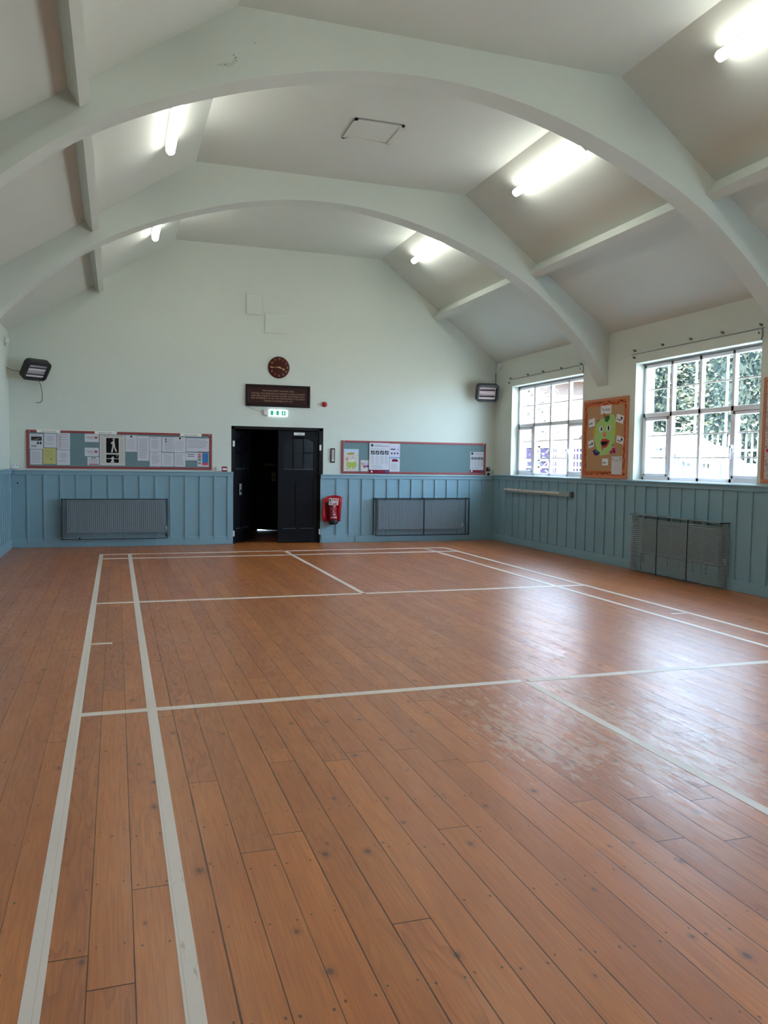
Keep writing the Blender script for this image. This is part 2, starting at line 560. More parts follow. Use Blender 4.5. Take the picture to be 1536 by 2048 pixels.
hb.box((hx0, hy0, hz - 0.006), (hx1, hy1, hz + 0.01), M_ceil)
hb.build('loft_hatch', ceiling)

# arched ribs
XC = 3.115
TAB = [(0, 5.24), (0.5, 5.217), (1.0, 5.145), (1.5, 5.03), (2.0, 4.873), (2.5, 4.68), (3.0, 4.435), (3.35, 4.215), (3.67, 3.965),
       (4.0, 3.67), (4.35, 3.30), (4.66, 2.80)]

def arch_z(d):
    d = abs(d)
    T = [(-0.5, 5.217)] + TAB + [(4.95, 2.30)]
    for k in range(1, len(T) - 2):
        if T[k][0] <= d <= T[k + 1][0]:
            x0, x1 = T[k][0], T[k + 1][0]
            s = (d - x0) / (x1 - x0)
            m0 = (T[k + 1][1] - T[k - 1][1]) / (T[k + 1][0] - T[k - 1][0]) * (x1 - x0)
            m1 = (T[k + 2][1] - T[k][1]) / (T[k + 2][0] - T[k][0]) * (x1 - x0)
            return ((2 * s ** 3 - 3 * s ** 2 + 1) * T[k][1] + (s ** 3 - 2 * s ** 2 + s) * m0
                    + (-2 * s ** 3 + 3 * s ** 2) * T[k + 1][1] + (s ** 3 - s ** 2) * m1)
    return TAB[-1][1]

def arch(y0, y1):
    b = MB()
    N = 72
    vs, fs = [], []
    xs = [XL - 0.05 + (XR - XL + 0.1) * k / N for k in range(N + 1)] + [1.28, 5.20]
    xs = sorted(xs)
    for x in xs:
        zt = roof_z(min(max(x, XL), XR)) + 0.05
        zb = arch_z(min(abs(x - XC), 4.66))
        vs += [(x, y0, zb), (x, y0, zt), (x, y1, zt), (x, y1, zb)]
    n = len(xs)
    fr, sf = [], []
    for k in range(n - 1):
        a, c = 4 * k, 4 * (k + 1)
        fr += [(a, c, c + 1, a + 1), (a + 3, a + 2, c + 2, c + 3), (a + 1, c + 1, c + 2, a + 2)]
        sf += [(a, a + 3, c + 3, c)]
    fr += [(0, 1, 2, 3), (4 * n - 1, 4 * n - 2, 4 * n - 3, 4 * n - 4)]
    b.raw(vs, fr + sf, M_arch)
    return tag(b.build('arch_beam', fix=True), kind='structure')

arches = [arch(*q) for q in BAYS]
M_bare = mat('bare_plaster', S(150, 155, 142), 0.9)
M_greenp = mat('old_green_paint', S(190, 202, 190), 0.8)
chip = MB()                                  # chipped paint on the nearest arch in view
chip.poly([(1.10, 5.035), (1.20, 5.03), (1.26, 5.07), (1.275, 5.13), (1.245, 5.11), (1.22, 5.075), (1.15, 5.065)], 7.498, M_greenp)
for cx, cz, r_ in ((1.26, 5.125, 0.012), (1.245, 5.145, 0.010), (1.17, 5.05, 0.010), (1.13, 5.045, 0.006), (1.10, 5.035, 0.005), (1.27, 5.10, 0.008), (1.43, 5.28, 0.008)):
    chip.disc(cx, cz, r_, r_ * 0.6, 7.4975, M_bare, 8, 0.5)
chip.build('chipped_paint', arches[1])

# purlins between the arches, square to each roof slope
def purlin(side, y0, y1):
    b = MB()
    if side == 'right':
        (xa, za), (xb, zb) = ROOF[3], ROOF[2]
        px, w, d = 6.47, 0.118, 0.190
    else:
        (xa, za), (xb, zb) = ROOF[0], ROOF[1]
        px, w, d = -0.085, 0.098, 0.165
    t = Vector((xb - xa, 0, zb - za)).normalized()
    nrm = Vector((t.z, 0, -t.x)) if side == 'left' else Vector((-t.z, 0, t.x))
    if nrm.z > 0: nrm = -nrm
    c = Vector((px, 0, za + (zb - za) * (px - xa) / (xb - xa)))
    q = [c - t * w / 2 - nrm * 0.03, c + t * w / 2 - nrm * 0.03, c + t * w / 2 + nrm * d, c - t * w / 2 + nrm * d]
    b.prism([(v.x, v.z) for v in q], y0, y1, M_ceil)
    return tag(b.build('roof_beam', fix=True), kind='structure')

yy = [YF] + [e for q in BAYS for e in q] + [YB]
for a, b_ in zip(yy[0::2], yy[1::2]):
    purlin('left', a - 0.005, b_ + 0.005)
    purlin('right', a - 0.005, b_ + 0.005)

# ------------------------------------------------------------------ panelled dado, rails and baseboards
M_hole = mat('cable_hole', S(10, 10, 10), 0.9)
BAT_L = [-1.235, -0.963, -0.690, -0.424, -0.160, 0.110, 0.383, 0.656, 0.927, 1.193, 1.462, 1.729, 1.993, 2.245]
BAT_R = [4.356, 4.615, 4.880, 5.139, 5.403, 5.665, 5.920, 6.177, 6.434, 6.691, 6.944, 7.205, 7.485]
BAT_W = [15.28, 14.97, 14.650, 14.40, 14.10, 13.806, 13.52, 13.241, 12.908, 12.589, 12.282, 11.988, 11.706, 11.423, 11.142, 10.896, 10.630, 10.366, 10.095,
         9.810, 9.553, 9.273, 9.005, 8.736, 8.476, 8.208] + [7.94 - 0.27 * k for k in range(47)]

def dado(x0, x1, ztop, bats, n, loc, rot, rail_end=True):
    """local frame: x along the wall, z up, -y into the room"""
    b = MB()
    b.box((x0, -0.012, 0.0), (x1, 0.0, ztop - 0.02), M_teal)
    for c in bats:
        b.bbox((c - 0.021, -0.034, 0.10), (c + 0.022, -0.010, ztop - 0.07), M_teal, 0.003, 1)
    b.bbox((x0, -0.037, ztop - 0.082), (x1, -0.010, ztop - 0.022), M_teal, 0.003, 1)
    b.bbox((x0, -0.056, ztop - 0.026), (x1, 0.0, ztop), M_teal, 0.008, 2)
    return tag(b.build(n, None, loc, rot), kind='structure')

t1 = dado(XL, DX0 + 0.035, 1.368, BAT_L, 'trim_1', (0, YB, 0), (0, 0, 0))
for cx, cz, r_ in ((-1.399, 1.138, 0.013), (-0.392, 0.145, 0.022)):
    hb2 = MB(); hb2.disc(cx, cz, r_, r_, -0.0285 if cz < 0.5 else -0.0125, M_hole, 14); hb2.build('cable_hole', t1)
t2 = dado(DX1 - 0.05, XR, 1.338, BAT_R, 'trim_2', (0, YB, 0), (0, 0, 0))
t3 = dado(0.0, YB - YF, 1.362, [YB - y for y in BAT_W], 'trim_3', (XR, YB, 0), RW)
t4 = dado(YF, YB, 1.385, [YB - 0.3 - 0.275 * k for k in range(70)], 'trim_4', (XL, 0, 0), (0, 0, R(90)))

def board(n, a, b_, m=M_teal):
    b = MB(); b.bbox(a, b_, m, 0.006, 2)
    return tag(b.build(n), kind='structure')

board('baseboard_back', (XL, YB - 0.028, 0), (DX0 + 0.02, YB, 0.160))
board('baseboard_back', (DX1 - 0.03, YB - 0.028, 0), (4.74, YB, 0.155))
bb = board('baseboard_back', (4.735, YB - 0.052, 0), (XR, YB, 0.130))
wedge = MB()                                # loose scrap of skirting leaning on the step
wedge.box((-0.05, -0.012, -0.012), (0.05, 0.012, 0.012), M_teal, Matrix.Translation((4.90, YB - 0.04, 0.158)) @ Matrix.Rotation(R(38), 4, 'Y'))
tag(wedge.build('wood_offcut'), 'small blue-painted wood offcut lying on the skirting step near the extinguisher', 'wood offcut')
board('baseboard_right', (XR - 0.035, YF, 0), (XR, YB, 0.145))
board('baseboard_left', (XL, YF, 0), (XL + 0.03, YB, 0.160))

# ------------------------------------------------------------------ windows (right wall), built in a local frame facing the room
M_glass = bpy.data.materials.new('window_glass')
M_glass.use_nodes = True
_t = NT(M_glass)
_o = M_glass.node_tree.nodes['Material Output']
_tr = _t.n('ShaderNodeBsdfTransparent'); _gl = _t.n('ShaderNodeBsdfGlossy')
_gl.inputs['Roughness'].default_value = 0.02
_mx = _t.n('ShaderNodeMixShader')
_fr = _t.n('ShaderNodeFresnel'); _fr.inputs['IOR'].default_value = 1.35
_ge = _t.n('ShaderNodeNewGeometry')
M_glass.node_tree.links.new(_t.m('MULTIPLY', _fr.outputs[0], _t.m('SUBTRACT', 1.0, _ge.outputs['Backfacing'])), _mx.inputs[0])
M_glass.node_tree.links.new(_tr.outputs[0], _mx.inputs[1])
M_glass.node_tree.links.new(_gl.outputs[0], _mx.inputs[2])
M_glass.node_tree.links.new(_mx.outputs[0], _o.inputs['Surface'])
M_bar = mat('white_security_bar', S(214, 226, 240), 0.4)
M_rubber = mat('grey_gasket', S(120, 120, 128), 0.6)

def window(name, y0, y1, bars):
    """y0 < y1 on the right wall; local x runs from the far jamb towards the camera"""
    wd = y1 - y0
    root = empty(name, (XR, y1, WZ0), RW)
    tag(root, kind='structure')
    H = WZ1 - WZ0
    F0, F1 = 0.150, 0.215                   # frame depth, local y
    b = MB()
    e = 0.055
    b.bbox((0, F0, 0), (e, F1, H), M_upvc, 0.006, 1)
    b.bbox((wd - e, F0, 0), (wd, F1, H), M_upvc, 0.006, 1)
    b.bbox((0, F0, 0), (wd, F1, e), M_upvc, 0.006, 1)
    b.bbox((0, F0, H - 0.075), (wd, F1, H), M_upvc, 0.006, 1)
    b.box((0, F0 - 0.012, H - 0.028), (wd, F0, H - 0.016), M_rubber)
    zt0, zt1 = 0.940, 1.012                 # transom
    b.bbox((0, F0, zt0), (wd, F1, zt1), M_upvc, 0.006, 1)
    muls = [0.655, 1.27, 1.908] if abs(wd - 2.55) < 0.1 else [wd * 0.255, wd * 0.505, wd * 0.752]
    for c in muls:
        b.bbox((c - 0.028, F0, 0), (c + 0.028, F1, H), M_upvc, 0.006, 1)
    for zc in (1.36, 0.665, 0.335):         # slim glazing bars
        b.box((0.03, F0 + 0.03, zc - 0.009), (wd - 0.03, F1 - 0.015, zc + 0.009), M_upvc)
    b.build('window_frame', root)
    g = MB()
    g.box((0.03, F0 + 0.036, 0.03), (wd - 0.03, F0 + 0.042, H - 0.03), M_glass)
    g.build('glass', root)
    for k, (a, c) in enumerate(((e, muls[0] - 0.028), (muls[2] + 0.028, wd - e))):
        s = MB()
        f0, f1 = F0 - 0.014, F1 + 0.004
        w_ = 0.048
        za, zb = e, zt0
        s.bbox((a, f0, za), (a + w_, f1, zb), M_upvc, 0.007, 1)
        s.bbox((c - w_, f0, za), (c, f1, zb), M_upvc, 0.007, 1)
        s.bbox((a, f0, za), (c, f1, za + w_), M_upvc, 0.007, 1)
        s.bbox((a, f0, zb - w_), (c, f1, zb), M_upvc, 0.007, 1)
        s.box((a + 0.004, f0 - 0.002, zb - 0.008), (c - 0.004, f0 + 0.01, zb - 0.001), M_rubber)
        so = s.build('casement', root)
        if k == 1:
            h = MB()
            hx = a + 0.022
            h.bbox((hx - 0.016, f0 - 0.016, 0.40), (hx + 0.016, f0, 0.50), M_white, 0.005, 2)
            h.bbox((hx - 0.030, f0 - 0.048, 0.455), (hx + 0.018, f0 - 0.012, 0.495), M_white, 0.010, 2)
            h.bbox((hx - 0.022, f0 - 0.046, 0.31), (hx + 0.000, f0 - 0.026, 0.47), M_white, 0.008, 2)
            h.build('window_handle', so)
    sl = MB()
    sl.bbox((-0.0, -0.012, -0.028), (wd, F0 + 0.01, 0.004), M_white, 0.005, 1)
    sl.build('window_sill', root)
    ml = [0.0] + muls + [wd]
    if bars:
        for p, q in zip(ml[:-1], ml[1:]):
            gb = MB()
            c = (p + q) / 2 + (0.02 if p == 0 else 0)
            gb.cyl((c, 0.33, -0.02), (c, 0.33, H + 0.02), 0.017, M_bar, 10)
            gb.build('security_bar', root)
    tr = MB()                               # painted strip over the head with its curtain wire
    tr.bbox((0, -0.020, H), (wd, 0.0, H + 0.135), M_wall, 0.004, 1)
    tr.build('head_strip', root)
    cw = MB()
    cw.tube([(-0.10, -0.022, H + 0.140), (wd + 0.06, -0.022, H + 0.146)], 0.0045, M_rubber, 6)
    cw.tube([(wd + 0.02, -0.024, H + 0.15), (wd + 0.03, -0.024, H + 0.05), (wd + 0.005, -0.024, H + 0.01)], 0.007, M_rubber, 6)
    cw.build('curtain_wire', root)
    return root

wroots = [window('window_%d' % (k + 1), a, b_, k == 1) for k, (a, b_) in enumerate(WINS)]

def hook(y, z, label, group):
    b = MB()
    b.cyl((0, 0, 0), (0, -0.012, 0), 0.017, M_metal, 10)
    b.cyl((0, -0.01, 0), (0, -0.035, -0.004), 0.006, M_metal, 8)
    b.cyl((0, -0.032, -0.004), (0, -0.036, 0.018), 0.007, M_metal, 8)
    return tag(b.build('screw_hook', None, (XR, y, z), RW), label, 'hook', group)

HK = [[(14.861, 3.299, 'screw hook above the outer top corner of the window beside the heater'),
       (14.921, 3.213, 'lower screw hook at the outer top corner of the window beside the heater'),
       (14.14, 3.302, 'first screw hook along the curtain wire of the window beside the heater'),
       (13.545, 3.300, 'middle screw hook along the curtain wire of the window beside the heater'),
       (12.90, 3.293, 'third screw hook along the curtain wire of the window beside the heater'),
       (12.251, 3.300, 'screw hook above the top corner of the far window nearest the arch foot'),
       (12.247, 3.211, 'lower screw hook at the top corner of the far window nearest the arch foot')],
      [(10.737, 3.324, 'screw hook above the window with security bars, at its corner nearest the arch foot'),
       (10.750, 3.222, 'lower screw hook at the barred window corner nearest the arch foot'),
       (10.074, 3.329, 'first screw hook along the curtain wire of the window with security bars'),
       (9.467, 3.328, 'middle screw hook along the curtain wire of the window with security bars'),
       (8.847, 3.324, 'third screw hook along the curtain wire of the window with security bars'),
       (8.176, 3.320, 'screw hook above the barred window corner nearest the zebra-bordered board'),
       (8.192, 3.221, 'lower screw hook at the barred window corner nearest the zebra-bordered board')]]
for k, row in enumerate(HK):
    for y, z, lb in row:
        hook(y, z, lb, 'screw hooks over the windows')

# ------------------------------------------------------------------ doorway, door leaves and the dark lobby behind
d1 = empty('door_1', ((DX0 + DX1) / 2, YB, 0))
tag(d1, kind='structure')
fx0, fx1 = DX0 - d1.location.x, DX1 - d1.location.x
b = MB()
b.box((fx0, 0.015, 0), (fx0 + 0.055, 0.14, DZ), M_dark)
b.box((fx1 - 0.075, 0.015, 0), (fx1, 0.14, DZ), M_dark)
b.box((fx0, 0.015, DZ - 0.055), (fx1, 0.14, DZ), M_dark)
b.build('door_frame', d1)
for x, z in ((fx0 + 0.045, 1.90), (fx0 + 0.045, 0.20), (fx1 - 0.055, 1.855), (fx1 - 0.055, 0.215)):
    h = MB()
    h.bbox((x - 0.020, -0.004, z - 0.055), (x + 0.020, 0.016, z + 0.055), M_white, 0.004, 1)
    h.build('hinge', d1)

def leaf(w, hgt, glazed=True):
    """leaf hinged at x = 0, running to x = w, front face y = 0"""
    b = MB()
    T = 0.045
    st = 0.10
    z0, z1 = 0.02, hgt
    zg0, zg1 = 1.43, 2.03
    b.box((0, 0, z0), (w, T, 0.28), M_navy)
    b.box((0, 0, 0.28), (st, T, z1), M_navy); b.box((w - st, 0, 0.28), (w, T, z1), M_navy)
    b.box((st, 0, 1.20), (w - st, T, zg0), M_navy)
    pts = [(st, z1), (st, zg1 - 0.06)]
    for k in range(9):
        s = k / 8
        pts.append((st + (w - 2 * st) * s, zg1 - 0.06 + 0.085 * math.sin(math.pi * s)))
    pts += [(w - st, z1)]
    b.prism(pts, 0, T, M_navy)
    b.box((w / 2 - 0.045, 0, 0.28), (w / 2 + 0.045, T, 1.20), M_navy)
    b.box((st, 0.014, 0.28), (w - st, T - 0.014, 1.20), M_navy)
    for k in (1, 2):
        xg = st + (w - 2 * st) * k / 3
        b.box((xg - 0.011, 0.004, zg0), (xg + 0.011, T - 0.004, zg1 + 0.03), M_navy)
    b.box((st, 0.004, 1.735), (w - st, T - 0.004, 1.757), M_navy)
    # paler strips along the lower edges of the panels and glazing
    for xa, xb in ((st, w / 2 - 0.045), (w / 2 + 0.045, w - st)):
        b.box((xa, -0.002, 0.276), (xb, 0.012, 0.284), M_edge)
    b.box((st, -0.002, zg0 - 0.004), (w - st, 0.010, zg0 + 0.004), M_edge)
    return b

M_edge = mat('pale_door_edge', S(92, 96, 104), 0.5)
M_dglass = mat('dark_door_glass', S(22, 27, 32), 0.2, spec=0.35)
lw = 0.800
rl = leaf(lw, 2.165).build('door_leaf', d1, (fx1 - 0.075 - lw + 0.0, 0.045, 0))
g = MB(); g.box((0.10, 0.018, 1.43), (lw - 0.10, 0.024, 2.02), M_dglass); g.build('leaf_glass', rl)
ll_root = leaf(lw, 2.165).build('door_leaf', d1, (fx0 + 0.055, 0.05, 0), (0, 0, R(58)))
g = MB(); g.box((0.10, 0.018, 1.43), (lw - 0.10, 0.024, 2.02), M_dglass); g.build('leaf_glass', ll_root)

def lock_plate(parent, x, z, y=0.0):
    b = MB()
    b.bbox((x - 0.05, y - 0.008, z - 0.11), (x + 0.05, y, z + 0.11), M_plate, 0.02, 2)
    b.cyl((x, y - 0.03, z - 0.03), (x, y, z - 0.03), 0.024, M_black, 14)
    return b.build('lock_plate', parent)

M_plate = mat('dull_lock_plate', S(150, 142, 130), 0.6)
lock_plate(ll_root, 0.30, 1.03)
sg = MB()
sg.bbox((0.30, -0.012, 2.085), (0.515, 0.0, 2.140), M_white, 0.006, 1)
sg.text('Toilets', 0.4075, 2.112, 0.040, -0.0135, M_inkd, width=0.09)
so = sg.build('door_sign', None, (d1.location.x + fx1 - 0.075 - lw, YB + 0.045, 0))
tag(so, 'small white lettered sign on the top rail of the closed door leaf', 'sign')

# lobby behind the doorway
M_lobby = mat('lobby_shade_black', S(14, 12, 12), 0.8)  # darkness of the unlit lobby put into the wall colour
lb_ = MB()
lx0, lx1, ly1 = 1.6, 4.8, 18.6
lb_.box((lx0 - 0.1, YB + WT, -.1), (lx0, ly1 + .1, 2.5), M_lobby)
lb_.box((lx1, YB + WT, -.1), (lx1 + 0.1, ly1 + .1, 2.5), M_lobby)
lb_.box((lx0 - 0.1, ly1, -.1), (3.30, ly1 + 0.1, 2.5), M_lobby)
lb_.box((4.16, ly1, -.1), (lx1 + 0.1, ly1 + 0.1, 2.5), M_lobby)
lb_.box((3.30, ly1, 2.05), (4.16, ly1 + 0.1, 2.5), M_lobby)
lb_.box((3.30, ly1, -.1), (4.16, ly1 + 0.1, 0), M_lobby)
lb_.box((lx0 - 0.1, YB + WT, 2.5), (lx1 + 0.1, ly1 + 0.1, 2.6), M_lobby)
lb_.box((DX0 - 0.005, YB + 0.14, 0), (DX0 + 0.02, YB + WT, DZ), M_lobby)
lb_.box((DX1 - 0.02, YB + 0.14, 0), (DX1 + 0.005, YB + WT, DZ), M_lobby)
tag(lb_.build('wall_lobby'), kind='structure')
lf = MB(); lf.box((lx0, YB + 0.3, -0.1), (lx1, ly1, -0.001), mat('lobby_boards', S(110, 62, 44), 0.6)); tag(lf.build('floor_lobby'), kind='structure')
d2 = empty('door_2', (3.73, ly1 - 0.05, 0)); tag(d2, kind='structure')
b = MB(); b.prism([(-.43, .024), (-.06, .003), (.43, .003), (.43, 2.06), (-.43, 2.06)], 0, .05, M_dark); b.build('door_leaf', d2, fix=True)   # bottom edge sloped on purpose so a sliver of daylight shows under one end
lock_plate(d2, -.07, 1.235)
b = MB(); b.bbox((-.28, -0.01, 1.475), (-.04, 0.0, 1.53), mat('dim_door_notice', S(120, 104, 96), 0.7), 0.004, 1); b.build('door_notice', d2)

# ------------------------------------------------------------------ fluorescent lights
M_tube = mat('lit_diffuser', (0.95, 0.95, 0.93, 1), 0.5, emit=TUBE_STRENGTH, ecol=(1.0, 1.0, 0.93, 1))
M_batten = mat('white_light_body', S(215, 216, 212), 0.45)

def tube_light(side, yc, label):
    (xa, za), (xb, zb) = (ROOF[3], ROOF[2]) if side == 'right' else (ROOF[0], ROOF[1])
    px = 5.50 if side == 'right' else 0.82
    ang = math.atan2(zb - za, xb - xa) if side == 'left' else math.atan2(za - zb, xa - xb)
    pz = za + (zb - za) * (px - xa) / (xb - xa)
    root = empty('strip_light', (px, yc, pz), (0, -ang, 0))
    tag(root, label, 'ceiling light', 'fluorescent strip lights on the sloping ceiling')
    Lh = 0.90
    b = MB()
    b.bbox((-0.035, -Lh, -0.050), (0.035, Lh, -0.001), M_batten, 0.008, 2)
    b.build('light_body', root)
    d = MB()
    d.cyl((0, -Lh + 0.035, -0.084), (0, Lh - 0.035, -0.084), 0.052, M_tube, 20)
    d.build('light_tube', root)
    for s in (-1, 1):
        c = MB()
        c.bbox((-0.046, s * Lh - s * 0.035, -0.127), (0.046, s * Lh, -0.03), M_batten, 0.018, 3)
        c.build('end_cap', root)
    return root

LB = {'right': ['strip light near the top corner above the barred window, cut by the picture edge',
                'lit strip light on the window-side slope between the two arches',
                'lit strip light on the window-side slope of the farthest bay'],
      'left': ['strip light of the nearest bay on the slope opposite the windows',
               'lit strip light opposite the windows, between the two arches',
               'lit strip light opposite the windows, in the farthest bay']}
for side in ('right', 'left'):
    for k, yc in enumerate((5.45, 9.43, 13.47) if side == 'right' else (5.40, 9.29, 13.28)):
        tube_light(side, yc, LB[side][k])
    tube_light(side, 1.45, 'strip light over the %s of the hall, behind the viewer' % ('window side' if side == 'right' else 'side opposite the windows'))
    tube_light(side, -2.6, 'strip light at the end behind the viewer on the %s' % ('window side' if side == 'right' else 'side opposite the windows'))

for y, lb in ((9.565, 'small white hook on the slope above the strip light between the arches'), (13.603, 'small white hook on the slope above the strip light in the farthest bay')):
    x = 5.51
    b = MB(); b.cyl((0, 0, 0.01), (0, 0, -0.05), 0.012, M_batten, 10); b.cyl((0, 0, -0.05), (0.02, 0, -0.065), 0.014, M_batten, 10)
    tag(b.build('ceiling_hook', None, (x, y, roof_z(x))), lb, 'hook', 'hooks above the strip lights')

# ------------------------------------------------------------------ noticeboards on the back wall
def noticeboard(x0, x1, z0, z1, y, label, rot=(0, 0, 0), loc=None, fr=0.040, fm=None, bm_=None, group=None, name='noticeboard'):
    """built round its lower middle; front of the felt at local y = -0.012, front of the frame at -0.022"""
    root = empty(name, loc or ((x0 + x1) / 2, y, z0), rot)
    tag(root, label, 'noticeboard', group)
    w, h = x1 - x0, z1 - z0
    fm, bm_ = fm or M_red, bm_ or M_felt
    b = MB()
    b.box((-w / 2 + 0.01, -0.012, 0.01), (w / 2 - 0.01, -0.001, h - 0.01), bm_)
    b.build('felt_panel', root)
    f = MB()
    for a, c in (((-w / 2, 0), (w / 2, fr)), ((-w / 2, h - fr), (w / 2, h)), ((-w / 2, fr), (-w / 2 + fr, h - fr)), ((w / 2 - fr, fr), (w / 2, h - fr))):
        f.bbox((a[0], -0.024, a[1]), (c[0], -0.001, c[1]), fm, 0.005, 2)
    fo = f.build('frame', root)
    for sx in (-w / 2 + 0.05, w / 2 - 0.05):
        s = MB()
        s.cyl((sx, -0.027, h - 0.022), (sx, -0.022, h - 0.022), 0.011, M_screw, 12)
        s.build('screw', fo)
    return root

YP = YB - 0.0122                             # face of the felt

def paper(x0, x1, z0, z1, label, draw, cat='notice', m=None, dy=0.0, name='paper_notice', group=None, tilt=0.0):
    """sheet on the back wall; draw(b, w, h, y) prints on it in coordinates from its lower left corner"""
    w, h = x1 - x0, z1 - z0
    b = MB()
    b.box((0, -0.0016, 0), (w, 0, h), m or M_paper)
    if draw:
        draw(b, w, h, -0.0022)
    o = b.build(name, None, (x0, YP - 0.001 - dy, z0), (0, R(tilt), 0))
    return tag(o, label, cat, group)

def lines(b, x0, x1, z0, z1, n, y, m=None, th=0.28, ragged=0.25, r=None):
    r = r or rng
    p = (z1 - z0) / n
    for k in range(n):
        zc = z1 - (k + 0.5) * p
        b.quad(x0, zc - p * th / 2, x1 - (x1 - x0) * ragged * r.random(), zc + p * th / 2, y, m or M_ink)

noticeboard(-1.249, 1.940, 1.400, 2.068, YB, 'long red-framed noticeboard covered in white papers, over the grey caged radiator')
noticeboard(4.440, 7.547, 1.360, 2.008, YB, 'long red-framed noticeboard with a wide bare blue stretch, next to the extinguisher')

NB = 'papers on the crowded red noticeboard'
def d_photo(b, w, h, y):
    b.quad(0.025, h * .55, w - 0.02, h * .82, y, M_inkd); b.poly([(0.03, h * .56), (w * .6, h * .62), (w - .03, h * .74), (w * .5, h * .66)], y - .0004, mat('sepia', S(150, 138, 118), .8))
    lines(b, 0.03, w - 0.03, h * .86, h * .97, 2, y)
    for c in (w * .62, w * .82): b.disc(c, h * .40, .018, .026, y, M_inkd, 10)
    b.quad(.03, h * .14, w * .52, h * .26, y, M_ink)
def d_letter(b, w, h, y): lines(b, w * .12, w * .9, h * .1, h * .9, 12, y)
def d_letter2(b, w, h, y): lines(b, w * .16, w * .9, h * .18, h * .78, 9, y); b.quad(w * .2, h * .88, w * .7, h * .92, y, M_ink)
def d_sparse(b, w, h, y): lines(b, w * .1, w * .8, h * .2, h * .34, 2, y); b.disc(w * .5, h * .62, w * .3, h * .22, y, mat('faint_print', S(190, 190, 200), .8), 20)
def d_table(b, w, h, y):
    for k in range(6):
        z = h * (.88 - k * .14); b.quad(w * .1, z - .004, w * .9, z + .004, y, M_ink); b.quad(w * .1, z - .03, w * .3, z - .022, y, M_inkr)
def d_logo_letter(b, w, h, y):
    b.disc(w * .5, h * .92, .02, .018, y, M_inkd, 12); lines(b, w * .12, w * .9, h * .12, h * .78, 11, y, mat('faint_print2', S(172, 172, 182), .8))
def d_card(b, w, h, y):
    b.quad(w * .1, h * .55, w * .62, h * .59, y, M_inkd); b.quad(w * .25, h * .36, w * .7, h * .39, y, M_inkd); b.quad(w * .70, h * .42, w * .9, h * .66, y, M_inkr)
def d_leaflet(b, w, h, y):
    b.quad(w * .14, h * .06, w * .92, h * .17, y, M_inkr); b.disc(w * .42, h * .88, .014, .010, y, M_inkd, 8); b.disc(w * .62, h * .88, .014, .010, y, M_inkd, 8); lines(b, w * .2, w * .9, h * .3, h * .75, 5, y)
def d_news(b, w, h, y):
    b.text('THE DAY OF CRICKET', w * .5, h * .957, .030, y, M_inkd, width=w * .86)
    b.quad(w * .25, h * .41, w * .75, h * .90, y, M_inkk)
    g = mat('newsprint_white', S(205, 198, 186), .8)
    W0, Z0, pw, ph = w * .25, h * .41, w * .5, h * .49
    P = lambda q: [(W0 + a * pw, Z0 + c * ph) for a, c in q]
    for q in ([(.48, .42), (.70, .42), (.69, .62), (.64, .80), (.52, .78), (.38, .68), (.36, .62), (.50, .60)],
              [(.48, .42), (.58, .42), (.52, .06), (.38, .06), (.42, .20)], [(.60, .42), (.70, .42), (.86, .12), (.78, .07), (.72, .14)],
              [(.52, .78), (.66, .80), (.72, .92), (.66, .84), (.60, .82)]):
        b.poly(P(q), y - .0005, g)
    b.disc(W0 + .60 * pw, Z0 + .91 * ph, .020, .026, y - .0005, mat('newsprint_grey', S(160, 150, 140), .8), 12)
    b.quad(w * .25, h * .235, w * .75, h * .36, y, M_inkk); b.quad(w * .25, h * .09, w * .75, h * .215, y, M_inkk)
    b.poly([(w * .41, h * .10), (w * .57, h * .10), (w * .54, h * .19), (w * .56, h * .24), (w * .53, h * .31), (w * .44, h * .25), (w * .47, h * .17)], y - .0005, g)
    b.disc(w * .68, h * .32, .014, .012, y - .0005, M_ink, 10)
    lines(b, w * .05, w * .21, h * .07, h * .88, 30, y, mat('news_col', S(182, 180, 172), .8), .5, .1)
    lines(b, w * .79, w * .95, h * .07, h * .88, 30, y, mat('news_col', S(182, 180, 172), .8), .5, .1)
def d_yellow(b, w, h, y):
    lines(b, w * .15, w * .85, h * .4, h * .9, 6, y, mat('yellow_print', S(168, 160, 92), .8)); b.poly([(w * .5, h * .30), (w * .62, h * .34), (w * .74, h * .27), (w * .62, h * .29)], y, M_inkd)
def d_blocks(b, w, h, y):
    lines(b, w * .2, w * .95, h * .08, h * .95, 13, y)
    for z in (.86, .70): b.disc(w * .32, h * z, .014, .016, y, M_inkd, 10)
def d_heads(b, w, h, y):
    b.quad(w * .06, h * .955, w * .92, h * .98, y, M_inkd); lines(b, w * .2, w * .9, h * .1, h * .85, 9, y)
def d_wide(b, w, h, y): lines(b, w * .06, w * .95, h * .25, h * .92, 6, y); b.quad(w * .1, h * .4, w * .75, h * .43, y, M_ink)
def d_colour(b, w, h, y):
    b.quad(0, h * .94, w, h, y, M_inkd); b.quad(w * .42, h * .24, w * .95, h * .92, y, mat('poster_blue', S(48, 116, 176), .6)); b.quad(w * .42, h * .10, w * .95, h * .26, y - .0004, mat('poster_red', S(206, 70, 84), .6))
    for z, c in ((.80, S(206, 90, 100)), (.64, S(170, 90, 90)), (.46, S(70, 130, 90)), (.24, S(150, 120, 120))): b.quad(w * .06, h * z - .018, w * .32, h * z + .018, y, mat('swatch%d' % int(z * 100), c, .6))

